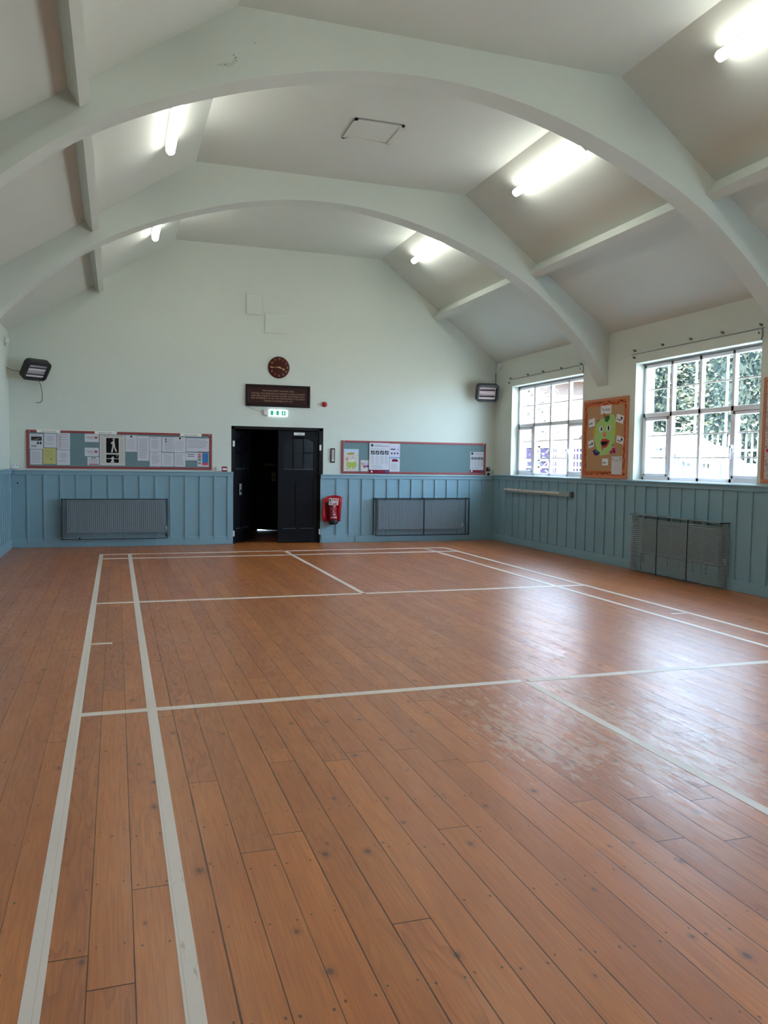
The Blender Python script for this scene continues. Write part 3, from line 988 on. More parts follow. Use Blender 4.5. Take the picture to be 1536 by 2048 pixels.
PAPERS = [
 (-1.197, -.979, 1.734, 2.001, 'white newsletter page with a dark photo, in the top corner of the crowded board', d_photo, M_paper, 0),
 (-.962, -.758, 1.765, 2.014, 'blank-looking white sheet pinned directly above the yellow notice', d_sparse, M_paper, 0),
 (-.749, -.536, 1.734, 2.025, 'white table of rows beside the bare felt, upper of its pair', d_table, M_paper, .0012),
 (-1.188, -.994, 1.464, 1.724, 'white letter with a curling corner, below the page with the dark photo', d_letter, M_paper, 0),
 (-.981, -.768, 1.475, 1.754, 'yellow notice pinned among the white papers', d_yellow, M_yellow, .0012),
 (-.756, -.538, 1.462, 1.726, 'pale white sheet with one grey line, immediately beside the yellow notice', d_sparse, M_paper, 0),
 (-.291, -.054, 1.876, 2.023, 'white card with a pink square, upper of the two matching cards', d_card, M_paper, 0),
 (-.293, -.056, 1.623, 1.775, 'white card with a pink square, lower of the two matching cards', d_card, M_paper, 0),
 (-.249, -.052, 1.462, 1.610, 'small white leaflet with a red band along its foot, below the two cards', d_leaflet, M_paper, 0),
 (-.038, .393, 1.462, 2.010, 'newspaper page with a black and white photo of a batsman', d_news, M_paperc, .0024),
 (.401, .601, 1.715, 2.013, 'short white letter with a round crest, next to the newspaper page', d_logo_letter, M_paper, 0),
 (.608, .812, 1.555, 2.004, 'tall white letter hanging lower than the crested one next to it', d_letter, M_paper, .0012),
 (.818, 1.029, 1.728, 1.995, 'white sheet of close print in the upper row, beside the tall letter', d_letter2, M_paper, 0),
 (1.040, 1.248, 1.726, 1.992, 'white sheet with two small dark seals down its side', d_blocks, M_paper, .0012),
 (1.253, 1.463, 1.716, 1.997, 'white crested letter below the start of the heading nearest the doorway', d_logo_letter, M_paper, 0),
 (1.473, 1.890, 1.735, 1.985, 'wide white sheet in the top corner nearest the doorway', d_wide, M_paper, 0),
 (.822, 1.028, 1.454, 1.722, 'white sheet of print in the lower row, beside the bare felt patch', d_letter2, M_paper, 0),
 (1.034, 1.247, 1.457, 1.715, 'white sheet with a heavy dark heading line, lower row', d_heads, M_paper, .0012),
 (1.261, 1.457, 1.454, 1.708, 'white sheet in the lower row, beneath the second crested letter', d_letter, M_paper, 0),
 (1.462, 1.669, 1.575, 1.717, 'half-height white slip above a square of bare felt', lambda b, w, h, y: lines(b, w * .15, w * .8, h * .4, h * .9, 2, y, M_inkd), M_paper, .0012),
 (1.674, 1.880, 1.459, 1.737, 'white poster with blue and red blocks, corner of the board nearest the doorway', d_colour, M_paper, 0)]
for x0, x1, z0, z1, lb, dr, m_, dy in PAPERS:
    nm = {'newspaper page': 'newspaper_page', 'yellow notice': 'yellow_notice'}.get(' '.join(lb.split()[:2]), 'paper_notice')
    paper(x0, x1, z0, z1, lb, dr, 'newspaper' if nm == 'newspaper_page' else 'notice', m_, dy, nm, NB)

M_head = mat('white_label_strip', S(236, 236, 226), .6)
def heading(x0, x1, z0, z1, body, label):
    b = MB()
    b.bbox((x0, YB - 0.030, z0), (x1, YB - 0.0245, z1), M_head, 0.003, 1)
    b.text(body, (x0 + x1) / 2, (z0 + z1) / 2, 0.034, YB - 0.0306, M_inkd, width=(x1 - x0) * .6)
    tag(b.build('board_heading'), label, 'label', 'headings along the top of the crowded noticeboard')

heading(-1.081, -.695, 2.024, 2.078, 'Carpet Bowls Club', 'white lettered strip over the papers round the yellow notice')
heading(-.124, .253, 2.019, 2.073, 'Badminton Calendar', 'white lettered strip above the newspaper page')
heading(1.360, 1.748, 2.014, 2.066, 'Hall Committee', 'white lettered strip above the wide sheet by the doorway')

# papers on the emptier board
NB2 = 'posters on the noticeboard with the bare stretch'
Mg = lambda n, c: mat(n, c, .7)
def d_frog(b, w, h, y):
    b.quad(0, h * .82, w, h, y, Mg('pale_sky_print', S(186, 204, 220)))
    b.poly([(w * .18, h * .80), (w * .5, h * .86), (w * .72, h * .82), (w * .70, h * .76), (w * .42, h * .73), (w * .2, h * .75)], y - .0004, Mg('ochre_print', S(176, 150, 74)))
    b.disc(w * .52, h * .30, w * .36, h * .20, y - .0006, Mg('lime_print', S(168, 182, 84)), 24)
    b.disc(w * .52, h * .46, w * .22, h * .055, y - .0009, Mg('cream_print', S(214, 214, 190)), 20)
    b.disc(w * .20, h * .55, w * .10, h * .08, y - .0006, Mg('pink_print', S(214, 140, 130)), 16)
    for k in range(22):
        b.disc(w * rng.uniform(.06, .94), h * rng.choice([rng.uniform(.03, .16), rng.uniform(.5, .72)]), .014, .010, y - .0008, Mg(*rng.choice([('petal_white', S(232, 232, 232)), ('petal_grey', S(140, 140, 140)), ('petal_pink', S(214, 150, 170))])), 8, rng.random() * 3)
def d_flower(b, w, h, y):
    b.disc(w * .6, h * .66, w * .24, h * .22, y, Mg('lilac_print', S(176, 180, 214)), 16)
    for cx, cz, c in ((.2, .7, 'pink_print'), (.3, .5, 'pink_print'), (.85, .45, 'plum_print'), (.5, .42, 'plum_print')):
        b.disc(w * cx, h * cz, .026, .026, y - .0004, MATS.get(c) or Mg('plum_print', S(120, 60, 110)), 10)
    for k in range(8): b.disc(w * rng.random() * .9 + .01, h * rng.uniform(.05, .33), .015, .009, y - .0006, MATS['petal_grey' if k % 2 else 'petal_white'], 8, rng.random() * 3)
def d_notice4(b, w, h, y, foot=M_maroon):
    b.quad(0, 0, w, h * .12, y, foot)
    b.disc(w * .13, h * .06, .018, .020, y - .0004, MATS['petal_white'], 10)
    b.quad(w * .5, h * .055, w * .76, h * .065, y - .0004, M_inkr); b.quad(w * .80, h * .03, w * .96, h * .09, y - .0004, Mg('eu_blue', S(70, 84, 150)))
    b.disc(w * .14, h * .92, .028, .028, y, M_inkd, 14)
    b.quad(w * .26, h * .93, w * .6, h * .945, y, M_ink); b.quad(w * .26, h * .885, w * .95, h * .91, y, M_ink)
    lines(b, w * .08, w * .96, h * .78, h * .83, 2, y)
    for k in range(4):
        b.quad(w * (.08 + .23 * k), h * .62, w * (.27 + .23 * k), h * .745, y, M_inkd)
        b.poly([(w * (.10 + .23 * k), h * .63), (w * (.2 + .23 * k), h * .64), (w * (.25 + .23 * k), h * .73), (w * (.14 + .23 * k), h * .70)], y - .0004, M_ink)
        lines(b, w * (.08 + .23 * k), w * (.27 + .23 * k), h * .30, h * .58, 7, y)
    lines(b, w * .1, w * .7, h * .15, h * .28, 3, y)
def d_lilac(b, w, h, y):
    b.quad(0, 0, w, h * .82, y, Mg('lilac_sheet', S(204, 196, 216)))
    b.quad(w * .1, h * .54, w * .55, h * .62, y - .0004, M_inkd); b.quad(w * .72, h * .54, w * .88, h * .58, y - .0004, M_maroon)
    for k in range(3): b.disc(w * (.22 + .28 * k), h * .28, .020, .018, y - .0004, M_inkd, 12)
def d_van(b, w, h, y):
    b.quad(0, h * .93, w, h, y, Mg('sky_strip', S(120, 150, 190))); b.poly([(w * .18, h * .70), (w * .84, h * .70), (w * .84, h * .80), (w * .7, h * .88), (w * .3, h * .88)], y, M_maroon)
    lines(b, w * .12, w * .9, h * .12, h * .6, 7, y)
def d_small(b, w, h, y): d_notice4(b, w, h, y)
paper(4.491, 4.793, 1.405, 1.841, 'poster with a lime green blob on white, in a corner of the emptier board', d_frog, 'poster', M_paperc, 0, 'poster', NB2)
paper(4.840, 5.004, 1.408, 1.625, 'small flowery card between the lime green poster and the large white notice', d_flower, 'poster', M_paperc, 0, 'flower_card', NB2)
paper(5.008, 5.426, 1.366, 1.972, 'large white notice with four dark photos and a maroon foot, overlapping the red frame', d_notice4, 'poster', M_paper, .014, 'large_notice', NB2)
paper(5.435, 5.655, 1.694, 1.966, 'lilac leaflet above the one with a maroon picture', d_lilac, 'leaflet', M_paper, 0, 'leaflet', NB2)
paper(5.439, 5.654, 1.406, 1.690, 'pale leaflet with a small maroon picture, beneath the lilac one', d_van, 'leaflet', M_paper, .0012, 'leaflet', NB2)
paper(7.198, 7.500, 1.405, 1.830, 'white notice alone at the end of the emptier board by the window corner', d_small, 'poster', M_paper, 0, 'paper_notice', NB2)

# ------------------------------------------------------------------ clock, plaque, exit sign, alarm, thermometer
ck = tag(empty('wall_clock', (3.191, YB, 3.362)), 'round dark wooden wall clock with gold hands above the plaque', 'clock')
M_clock = mat('dark_red_wood', S(72, 24, 20), 0.45, spec=0.2, noise=0.15, nscale=10)
b = MB()
FR = Matrix.Rotation(R(90), 4, 'X')         # turn z to face the room
b.lathe([(0.0, 0.0), (0.205, 0.0), (0.205, 0.018), (0.196, 0.032), (0.186, 0.036), (0.0, 0.036)], M_clock, 48, FR)
b.build('clock_face', ck)
for k in range(1, 13):
    a = R(30 * k)
    nb = MB()
    nb.text(str(k), 0.158 * math.sin(a), 0.158 * math.cos(a), 0.055, -0.0375, M_gold)
    nb.build('numeral', ck)
def hand(angle, ln, tail, w, y, name):
    b = MB()
    a = R(angle)
    d = (math.sin(a), math.cos(a)); n = (d[1], -d[0])
    P = lambda s, t: (d[0] * s + n[0] * t, d[1] * s + n[1] * t)
    pts = [P(-tail, -w * .5), P(0, -w * .9), P(ln * .35, -w * .45), P(ln * .62, -w * .4), P(ln * .72, -w * 1.3), P(ln, 0), P(ln * .72, w * 1.3), P(ln * .62, w * .4), P(ln * .35, w * .45), P(0, w * .9), P(-tail, w * .5)]
    b.prism(pts, y - 0.003, y, M_gold)
    b.build(name, ck)
hand(112.5, 0.125, 0.02, 0.014, -0.040, 'hour_hand')
hand(268, 0.178, 0.03, 0.009, -0.044, 'minute_hand')
b = MB(); b.cyl((0, -0.036, 0), (0, -0.052, 0), 0.014, M_gold, 12); b.build('centre_cap', ck)

pq = tag(empty('wooden_plaque', (3.182, YB, 2.612)), 'dark wooden plaque with carved gold lettering above the exit sign', 'plaque')
b = MB()
b.box((-.60, -.022, .02), (.60, -.002, .395), M_brown)
b.build('panel', pq)
f = MB()
for a, c in (((-.62, 0), (.62, .045)), ((-.62, .370), (.62, .415)), ((-.62, .045), (-.575, .370)), ((.575, .045), (.62, .370))):
    f.bbox((a[0], -.038, a[1]), (c[0], -.002, c[1]), mat('plaque_frame_wood', S(38, 22, 21), .5, spec=.2, noise=.15, nscale=9), .010, 2)
f.build('frame', pq)
for s, z, w in (('THE MARGARET HARKER HALL', .300, .62), ('THIS HALL WAS PRESENTED BY MARGARET CORDELIA HARKER', .248, 1.03), ('AND HER HUSBAND WILLIAM HARKER OF BLOFIELD HALL', .203, 1.03),
                ('FOR THE BENEFIT OF ALL THE PARISHIONERS OF BLOFIELD', .157, 1.03), ('OPENED NOVEMBER 21ST 1927', .108, .55)):
    t_ = MB()
    t_.text(s, 0, z, .040, -.0228, mat('plaque_gold', S(172, 132, 104), .5), width=w)
    t_.build('lettering', pq)

M_lit = mat('lit_white_panel', (0.9, 1, 1, 1), .4, emit=.95, ecol=(.80, 1, .97, 1))
M_litg = mat('lit_green_panel', S(8, 70, 50), .4, emit=.5, ecol=(0.02, .52, .33, 1))
ex = tag(empty('exit_sign', (3.14, YB, 2.432)), 'lit green and white running-man exit sign above the doorway', 'exit sign')
b = MB(); b.bbox((-.143, -.062, 0), (.217, -.002, .128), M_lit, .012, 2); b.build('sign_box', ex)
b = MB()
y = -.0628
b.quad(-.112, .022, .050, .106, y, M_litg)
b.quad(.100, .022, .178, .106, y, M_litg)
y2 = -.0634                                  # white pictogram: open door, figure, arrow
b.quad(-.058, .026, -.002, .102, y2, M_lit)
b.disc(-.028, .091, .007, .008, y2 - .0005, M_litg, 10)
b.poly([(-.040, .080), (-.018, .080), (-.020, .058), (-.034, .058)], y2 - .0005, M_litg)
b.poly([(-.034, .060), (-.026, .060), (-.046, .030), (-.053, .034)], y2 - .0005, M_litg)
b.poly([(-.028, .060), (-.020, .060), (-.010, .046), (-.012, .030), (-.018, .030), (-.017, .044)], y2 - .0005, M_litg)
b.poly([(-.040, .080), (-.036, .074), (-.050, .064), (-.053, .068)], y2 - .0005, M_litg)
b.poly([(.133, .096), (.145, .096), (.145, .064), (.158, .064), (.139, .034), (.120, .064), (.133, .064)], y2, M_lit)
b.build('pictograms', ex)
b = MB(); b.bbox((-.238, -.050, .022), (-.146, -.002, .114), M_white, .008, 2); b.build('junction_box', ex)
b = MB(); b.tube([(-.19, -.010, .022), (-.17, -.014, -.012), (-.15, -.012, -.008), (-.14, -.010, .002)], .006, M_white, 8); b.tube([(-.24, -.006, .06), (-.50, -.004, .155), (-.56, -.004, .172)], .0025, M_rubber, 6); b.build('cable', ex)

al = tag(empty('alarm_sounder', (4.093, YB, 2.695)), 'round red alarm sounder on the wall near the end of the plaque', 'alarm')
M_alarm = mat('red_plastic', S(176, 34, 30), .35)
b = MB(); b.lathe([(0, 0), (.050, 0), (.050, .028), (.046, .034), (.040, .036)], M_alarm, 28, FR); b.build('sounder_base', al)
b = MB(); b.lathe([(.042, .034), (.042, .055), (.034, .064), (.012, .068), (0, .068)], M_alarm, 28, FR); b.build('sounder_dome', al)

th = tag(empty('wall_thermometer', (4.266, YB, 1.568)), 'narrow dark framed wall thermometer between the doorway and the emptier noticeboard', 'thermometer')
b = MB(); b.bbox((-.045, -.030, 0), (.045, -.002, .283), mat('thermometer_frame', S(48, 38, 36), .5), .008, 2); b.build('case', th)
b = MB(); b.quad(-.026, .028, .026, .256, -.0305, mat('aged_scale', S(178, 168, 156), .5)); b.quad(-.02, .034, .02, .050, -.031, M_white)
for k in range(9): b.quad(-.012, .07 + .018 * k, .012, .074 + .018 * k, -.031, M_ink)
b.build('scale', th)

cp = tag(empty('alarm_call_point', (2.172, YB, 1.375)), 'red fire alarm call point with a white window, beside the doorway', 'call point')
b = MB(); b.bbox((-.050, -.045, 0), (.050, -.002, .092), mat('call_point_red', S(150, 26, 40), .4), .010, 2); b.build('case', cp)
b = MB(); b.quad(-.040, .025, .040, .062, -.0455, M_white); b.build('window', cp)
sw = MB(); sw.bbox((2.018, YB - .034, 1.378), (2.118, YB - .002, 1.468), M_white, .006, 2); sw.bbox((2.052, YB - .040, 1.405), (2.084, YB - .033, 1.44), M_white, .004, 1)
tag(sw.build('light_switch'), 'white light switch box touching the red call point', 'switch')
sk = MB(); sk.bbox((-1.505, YB - .036, 1.389), (-1.378, YB - .002, 1.470), M_white, .006, 2)
for xx in (-1.475, -1.415): sk.bbox((xx, YB - .042, 1.440), (xx + .018, YB - .035, 1.455), M_ink, .002, 1)
tag(sk.build('wall_socket'), 'white wall socket standing on the dado rail in the corner', 'socket')
s2 = MB(); s2.bbox((7.560, YB - .036, 1.342), (7.705, YB - .002, 1.430), M_white, .006, 2); s2.bbox((7.66, YB - .041, 1.375), (7.68, YB - .035, 1.40), M_ink, .002, 1)
tag(s2.build('wall_socket'), 'white wall socket at the end of the emptier noticeboard', 'socket')
pl = tag(empty('plug_adaptor', (7.597, YB - .036, 1.342)), 'black plug with a black box above it, in the socket by the emptier noticeboard', 'plug')
b = MB(); b.bbox((-.024, -.040, .002), (.026, 0, .060), M_black, .008, 2); b.build('plug_body', pl)
b = MB(); b.bbox((-.028, -.036, .090), (.024, .034, .178), M_black, .006, 2); b.bbox((-.024, -.039, .135), (-.002, -.035, .165), M_ink, .003, 1); b.build('adaptor', pl)

# two boarded-over openings high on the wall
for (x0, x1, z0, z1), lb in (((2.573, 2.871, 4.322, 4.702), 'tall painted cover panel high on the end wall, upper of two'), ((2.925, 3.391, 3.999, 4.371), 'wide painted cover panel high on the end wall, lower of two')):
    b = MB(); b.bbox((x0, YB - .020, z0), (x1, YB - .001, z1), M_wall, .004, 1)
    tag(b.build('cover_panel'), lb, 'panel', 'painted cover panels over the plaque')

# ------------------------------------------------------------------ infrared wall heaters
M_heat = mat('heater_black', S(38, 38, 42), .45)
M_refl = mat('heater_reflector', S(190, 168, 164), .35, metal=.35)
M_reflg = mat('bright_reflector', S(214, 212, 210), .3, metal=.4)
M_elem = mat('dark_element', S(34, 12, 12), .5)
def rrect(w, h, r, n=6):
    pts = []
    for cx, cz, a0 in ((w / 2 - r, h / 2 - r, 0), (-w / 2 + r, h / 2 - r, 90), (-w / 2 + r, -h / 2 + r, 180), (w / 2 - r, -h / 2 + r, 270)):
        for k in range(n + 1):
            a = R(a0 + 90 * k / n)
            pts.append((cx + r * math.cos(a), cz + r * math.sin(a)))
    return pts

def heater(loc, rot, label, refl, wallpt):
    root = tag(empty('wall_heater', loc, rot), label, 'heater', 'infrared heaters in the far corners')
    w, h = .460, .365
    o1, o0 = rrect(w, h, .075), rrect(w - .02, h - .02, .070)
    i1 = [(x, z - .012) for x, z in rrect(w - .090, h - .100, .02)]
    i0 = [(x, z - .012) for x, z in rrect(w - .105, h - .120, .015)]
    b = MB()
    n = len(o1)
    vs = [(x, .055, z) for x, z in o1] + [(x, -.055, z) for x, z in o1] + [(x, -.070, z) for x, z in o0] + [(x, -.070, z) for x, z in i1] + [(x, -.012, z) for x, z in i0]
    fs = [tuple(range(n))]
    for k in range(4):
        fs += [(k * n + i, k * n + (i + 1) % n, (k + 1) * n + (i + 1) % n, (k + 1) * n + i) for i in range(n)]
    b.raw(vs, fs, M_heat)
    b.build('housing', root, fix=True)
    iw, ih = w - .102, h - .116
    r_ = MB()
    r_.quad(-iw / 2, -ih / 2 - .012, iw / 2, ih / 2 - .012, -.0135, refl)
    for zc in (ih * .27, -ih * .24):         # curved troughs behind each element
        prof = [(zc - .012 + ih * .20 * math.cos(R(t)), -.016 - .014 * abs(math.cos(R(t)))) for t in range(0, 181, 20)]
        for (za, ya), (zb, yb) in zip(prof[:-1], prof[1:]):
            r_.raw([(-iw / 2, ya, za), (iw / 2, ya, za), (iw / 2, yb, zb), (-iw / 2, yb, zb)], [(0, 1, 2, 3)], refl)
    r_.build('reflector', root)
    for zc in (ih * .27, -ih * .24):
        e = MB(); e.cyl((-iw * .43, -.040, zc - .012), (iw * .43, -.040, zc - .012), .011, M_elem, 12); e.build('heating_element', root)
    return root

def heater_bracket(root, pts):
    inv = (Matrix.Translation(root.location) @ root.rotation_euler.to_matrix().to_4x4()).inverted()
    b = MB()
    b.tube([tuple(inv @ Vector(p)) for p in pts], .014, M_heat, 8)
    return b.build('bracket', root)

hl = heater((-1.060, YB - .34, 3.080), (R(36), 0, R(40)), 'black infrared heater tilted into the room, over the crowded noticeboard', M_reflg, None)
heater_bracket(hl, [(-1.10, YB - .25, 3.09), (-1.13, YB - .09, 3.08), (-1.13, YB - .005, 3.08)])
hr = heater((7.430, YB - .26, 3.035), (R(16), 0, R(-8)), 'black infrared heater over the emptier noticeboard by the window wall', M_refl, None)
heater_bracket(hr, [(7.44, YB - .17, 3.05), (7.45, YB - .08, 3.05), (7.45, YB - .005, 3.05)])
def wire(pts, r, m, label, cat='cable', name='cable'):
    b = MB(); b.tube(pts, r, m, 8)
    return tag(b.build(name), label, cat)
M_cable = mat('painted_cable', S(150, 152, 140), .6)
wire([(XL + .004, YB - .30, 3.10), (XL + .10, YB - .26, 3.06), (XL + .30, YB - .20, 3.04)], .009, M_cable, 'dark cable running from the side wall to the tilted heater over the crowded board')
wire([(-1.04, YB - .20, 2.95), (-1.00, YB - .10, 2.84), (-.98, YB - .03, 2.70), (-.985, YB - .012, 2.58), (-1.03, YB - .02, 2.54), (-1.09, YB - .03, 2.545)], .006, M_metal, 'curled pull cord hanging below the heater over the crowded board', 'cord', 'pull_cord')
wire([(7.735, YB - .012, 3.46), (7.735, YB - .012, 3.02), (7.72, YB - .015, 2.99), (7.67, YB - .04, 3.0)], .008, M_cable, 'painted cable down the corner to the heater by the windows')

def sensor(x, y, z, label):
    s = 1 if x < 3 else -1
    b = MB()
    b.bbox((x, y - .05, z - .055), (x + s * .065, y + .05, z + .055), M_white, .016, 3)
    b.bbox((x + s * .012, y - .036, z - .095), (x + s * .050, y + .036, z - .052), M_white, .010, 2)
    o = b.build('motion_sensor')
    return tag(o, label, 'sensor', 'alarm motion sensors')
sensor(XR - .001, 15.33, 3.60, 'small white motion sensor under the roof above the heater by the windows')
sensor(XL + .001, 15.05, 3.53, 'small white motion sensor under the roof beside the heater over the crowded board')

# ------------------------------------------------------------------ fire extinguisher
M_extc = mat('red_vinyl_cover', S(196, 16, 40), .35)
M_ext = mat('extinguisher_red', S(140, 22, 44), .28)
M_label = mat('extinguisher_label', S(202, 178, 172), .5)
cov = tag(empty('extinguisher_cover', (4.243, YB - .013, .67)), 'bright red vinyl cover spread open behind the fire extinguisher', 'cover')
b = MB()
prof_l = [(-.205, .175), (-.13, .225), (-.06, .245), (.00, .25), (.06, .265), (.125, .255), (.195, .225)]
prof_b = [(-.200, -.235), (-.12, -.250), (-.06, -.262), (.00, -.262), (.06, -.268), (.110, -.262), (.155, -.245)]
dep = [-.120, -.085, -.025, -.015, -.025, -.080, -.125]
vs, fs = [], []
n = len(prof_l)
for k in range(n):
    (xt, zt), (xb, zb) = prof_l[k], prof_b[k]
    for j in range(5):
        s = j / 4
        vs.append((xt + (xb - xt) * s + (.012 * math.sin(s * 7 + k) if k in (0, 1) else 0), dep[k] + .010 * math.sin(s * 5 + k), zt + (zb - zt) * s))
m_ = len(vs)
vs += [(x, y + .006, z) for x, y, z in vs]
for k in range(n - 1):
    for j in range(4):
        q = (k * 5 + j, k * 5 + j + 1, (k + 1) * 5 + j + 1, (k + 1) * 5 + j)
        fs += [q, tuple(m_ + i for i in q[::-1])]
for k in range(n - 1):
    for j in (0, 4):
        fs.append((k * 5 + j, (k + 1) * 5 + j, m_ + (k + 1) * 5 + j, m_ + k * 5 + j))
for k in (0, n - 1):
    for j in range(4):
        fs.append((k * 5 + j, k * 5 + j + 1, m_ + k * 5 + j + 1, m_ + k * 5 + j))
b.raw(vs, fs, M_extc, True)
b.build('cover_sheet', cov, fix=True)

fe = tag(empty('fire_extinguisher', (4.262, YB - .135, .372), (0, R(-4), 0)), 'dark red fire extinguisher hanging in its open red cover beside the doorway', 'fire extinguisher')
b = MB()
b.lathe([(0, .075), (.074, .075), (.082, .085), (.083, .36), (.080, .395), (.066, .425), (.040, .445), (.026, .455), (.026, .47), (0, .47)], M_ext, 32)
b.build('cylinder', fe)
b = MB(); b.lathe([(0, .0), (.080, 0), (.088, .010), (.088, .07), (.082, .082), (0, .082)], M_black, 32); b.build('base_ring', fe)
def wrap(b, a0, a1, z0, z1, r, m, n=10):
    vs, fs = [], []
    for k in range(n + 1):
        a = R(a0 + (a1 - a0) * k / n)
        vs += [(r * math.sin(a), -r * math.cos(a), z0), (r * math.sin(a), -r * math.cos(a), z1)]
    fs = [(2 * k, 2 * k + 2, 2 * k + 3, 2 * k + 1) for k in range(n)]
    b.raw(vs, fs, m, True)
b = MB()
wrap(b, -48, 48, .12, .145, .0842, M_label); wrap(b, -45, 45, .30, .308, .0842, MATS['pink_print'])
for z0, z1, a0, a1 in ((.165, .172, -20, 10), (.18, .20, -15, 25), (.205, .212, -20, 15), (.33, .336, -10, 30), (.345, .365, 5, 28), (.24, .28, -8, 3), (.23, .235, -30, 30)):
    wrap(b, a0, a1, z0, z1, .0846, M_label, 6)
b.build('printed_label', fe)
b = MB()
b.bbox((-.020, -.05, .462), (.020, .02, .50), M_metal, .006, 2)
b.bbox((-.012, -.12, .488), (.012, .03, .502), M_black, .004, 2, Matrix.Rotation(R(-8), 4, 'X'))
b.bbox((-.012, -.11, .512), (.012, .03, .524), M_black, .004, 2)
b.build('valve_handle', fe)
b = MB(); b.tube([(-.02, -.02, .48), (-.075, -.03, .47), (-.100, -.02, .42), (-.102, -.01, .25), (-.098, -.01, .14)], .012, M_black, 10); b.build('hose', fe)
b = MB()
T = Matrix.Translation((.012, -.092, .435)) @ Matrix.Rotation(R(6), 4, 'Y') @ Matrix.Rotation(R(8), 4, 'X')
b.box((-.10, -.002, -.06), (.09, .002, .075), M_paperc, T)
for (xa, za, xb, zb), m2 in (((-.09, -.05, -.04, .0), M_ink), ((-.06, .02, .08, .06), MATS['pink_print']), ((-.09, .01, -.065, .06), M_inkd), ((-.02, -.05, .06, -.02), M_inkr), ((0, .03, .03, .055), M_inkr)):
    b.quad(xa, za, xb, zb, -.0026, m2, T)
b.disc(.0, .0, .030, .030, -.0032, M_paper, 16, 0, T)
b.build('service_tag', fe)
b = MB(); b.bbox((-.03, .084, .40), (.03, .118, .46), M_metal, .004, 1); b.build('wall_bracket', fe)

# ------------------------------------------------------------------ radiators and their wire guards
M_rad = mat('grey_radiator_paint', S(140, 154, 162), .4)
M_radd = mat('slate_radiator_paint', S(128, 150, 156), .45)
M_wire = mat('grey_guard_wire', S(122, 136, 144), .5)
M_wired = mat('dark_guard_frame', S(20, 22, 28), .5)
M_valve = mat('white_valve', S(222, 220, 214), .45)

def radiator(w, h, loc, rot, label, m, pipe_z, group='panel radiators along the walls'):
    """front panel face at local y = 0, origin at the lower middle"""
    root = tag(empty('radiator', loc, rot), label, 'radiator', group)
    b = MB()
    b.bbox((-w / 2, 0, 0), (w / 2, .022, h), m, .008, 2)
    n = int(w / .035)
    for k in range(n):                       # pressed flutes
        x = -w / 2 + .03 + (w - .06) * (k + .5) / n
        b.bbox((x - .009, -.006, .035), (x + .009, .002, h - .035), m, .004, 1)
    b.bbox((-w / 2, .048, 0), (w / 2, .068, h), m, .008, 2)
    b.box((-w / 2 + .01, .02, h - .012), (w / 2 - .01, .05, h - .003), m)
    b.build('radiator_panel', root)
    for s in (-1, 1):
        p = MB()
        xx = s * (w / 2 + .028)
        p.tube([(s * w / 2 - s * .01, .035, .03), (xx, .035, .03), (xx, .035, pipe_z)], .011, m, 10)
        p.build('pipe', root)
    v = MB()
    xx = w / 2 + .028
    v.lathe([(0, .0), (.014, .0), (.016, .02), (.022, .028), (.022, .075), (.016, .085), (0, .085)], M_valve, 16, Matrix.Translation((xx, .035, .03)))
    v.build('valve', root)
    return root

def guard(w, h, d, loc, rot, label, step, posts, horiz_only=False, wires=M_wire, frame=M_wired, fr_t=.012, hstep=None, top=True, frame_all=True, wt=.0019):
    """wire cage: back on the wall at local y = 0, front at y = -d, origin at the lower middle"""
    root = tag(empty('radiator_guard', loc, rot), label, 'radiator guard', 'wire radiator guards along the walls')
    t = wt
    b = MB()
    hs = hstep or step
    zs = [hs * k for k in range(1, int(h / hs))]
    xs = [-w / 2 + step * k for k in range(1, int(w / step))]
    for z in zs:
        b.box((-w / 2, -d - t, z - t), (w / 2, -d + t, z + t), wires)
    for x in xs:
        b.box((x - t, -d - t, 0), (x + t, -d + t, h), wires)
    b.build('front_mesh', root)
    for s in (-1, 1):
        c = MB()
        for z in zs:
            c.box((s * w / 2 - t, -d, z - t), (s * w / 2 + t, 0, z + t), wires)
        for k in range(1, int(d / .03)):
            c.box((s * w / 2 - t, -.03 * k - t, 0), (s * w / 2 + t, -.03 * k + t, h), wires)
        c.build('side_mesh', root)
    if top:
        c = MB()
        nx = int(w / (step if step < .06 else .03))
        for k in range(1, nx):
            x = -w / 2 + w * k / nx
            c.box((x - t, -d, h - t), (x + t, 0, h + t), wires)
        nd = max(3, int(d / .012))
        for k in range(1, nd):
            c.box((-w / 2, -d * k / nd - t, h - t), (w / 2, -d * k / nd + t, h + t), wires)
        c.build('top_mesh', root)
    f = MB()
    q = fr_t / 2
    if frame_all:
        for s in (-1, 1):
            f.bbox((s * w / 2 - q, -d - q, 0), (s * w / 2 + q, -d + q, h), frame, .002, 1)
            f.bbox((s * w / 2 - q, -fr_t, 0), (s * w / 2 + q, 0, h), frame, .002, 1)
        f.bbox((-w / 2 - q, -d - q, h - q), (w / 2 + q, -d + q, h + q), frame, .002, 1)
        f.bbox((-w / 2 - q, -d - q, -q), (w / 2 + q, -d + q, q), frame, .002, 1)
    for s in (-1, 1):
        f.bbox((s * w / 2 - q, -d, h - q), (s * w / 2 + q, 0, h + q), frame, .002, 1)
        if not frame_all:
            f.build('guard_frame', root)
            f = MB()
    if frame_all:
        f.build('guard_frame', root)
    for x in posts:
        p = MB()
        p.bbox((x - q, -d - q - .002, 0), (x + q, -d + q, h), frame, .002, 1)
        p.bbox((x - q, -d, h - q + .001), (x + q, 0, h + q + .001), frame, .002, 1)
        p.build('post', root)
    return root

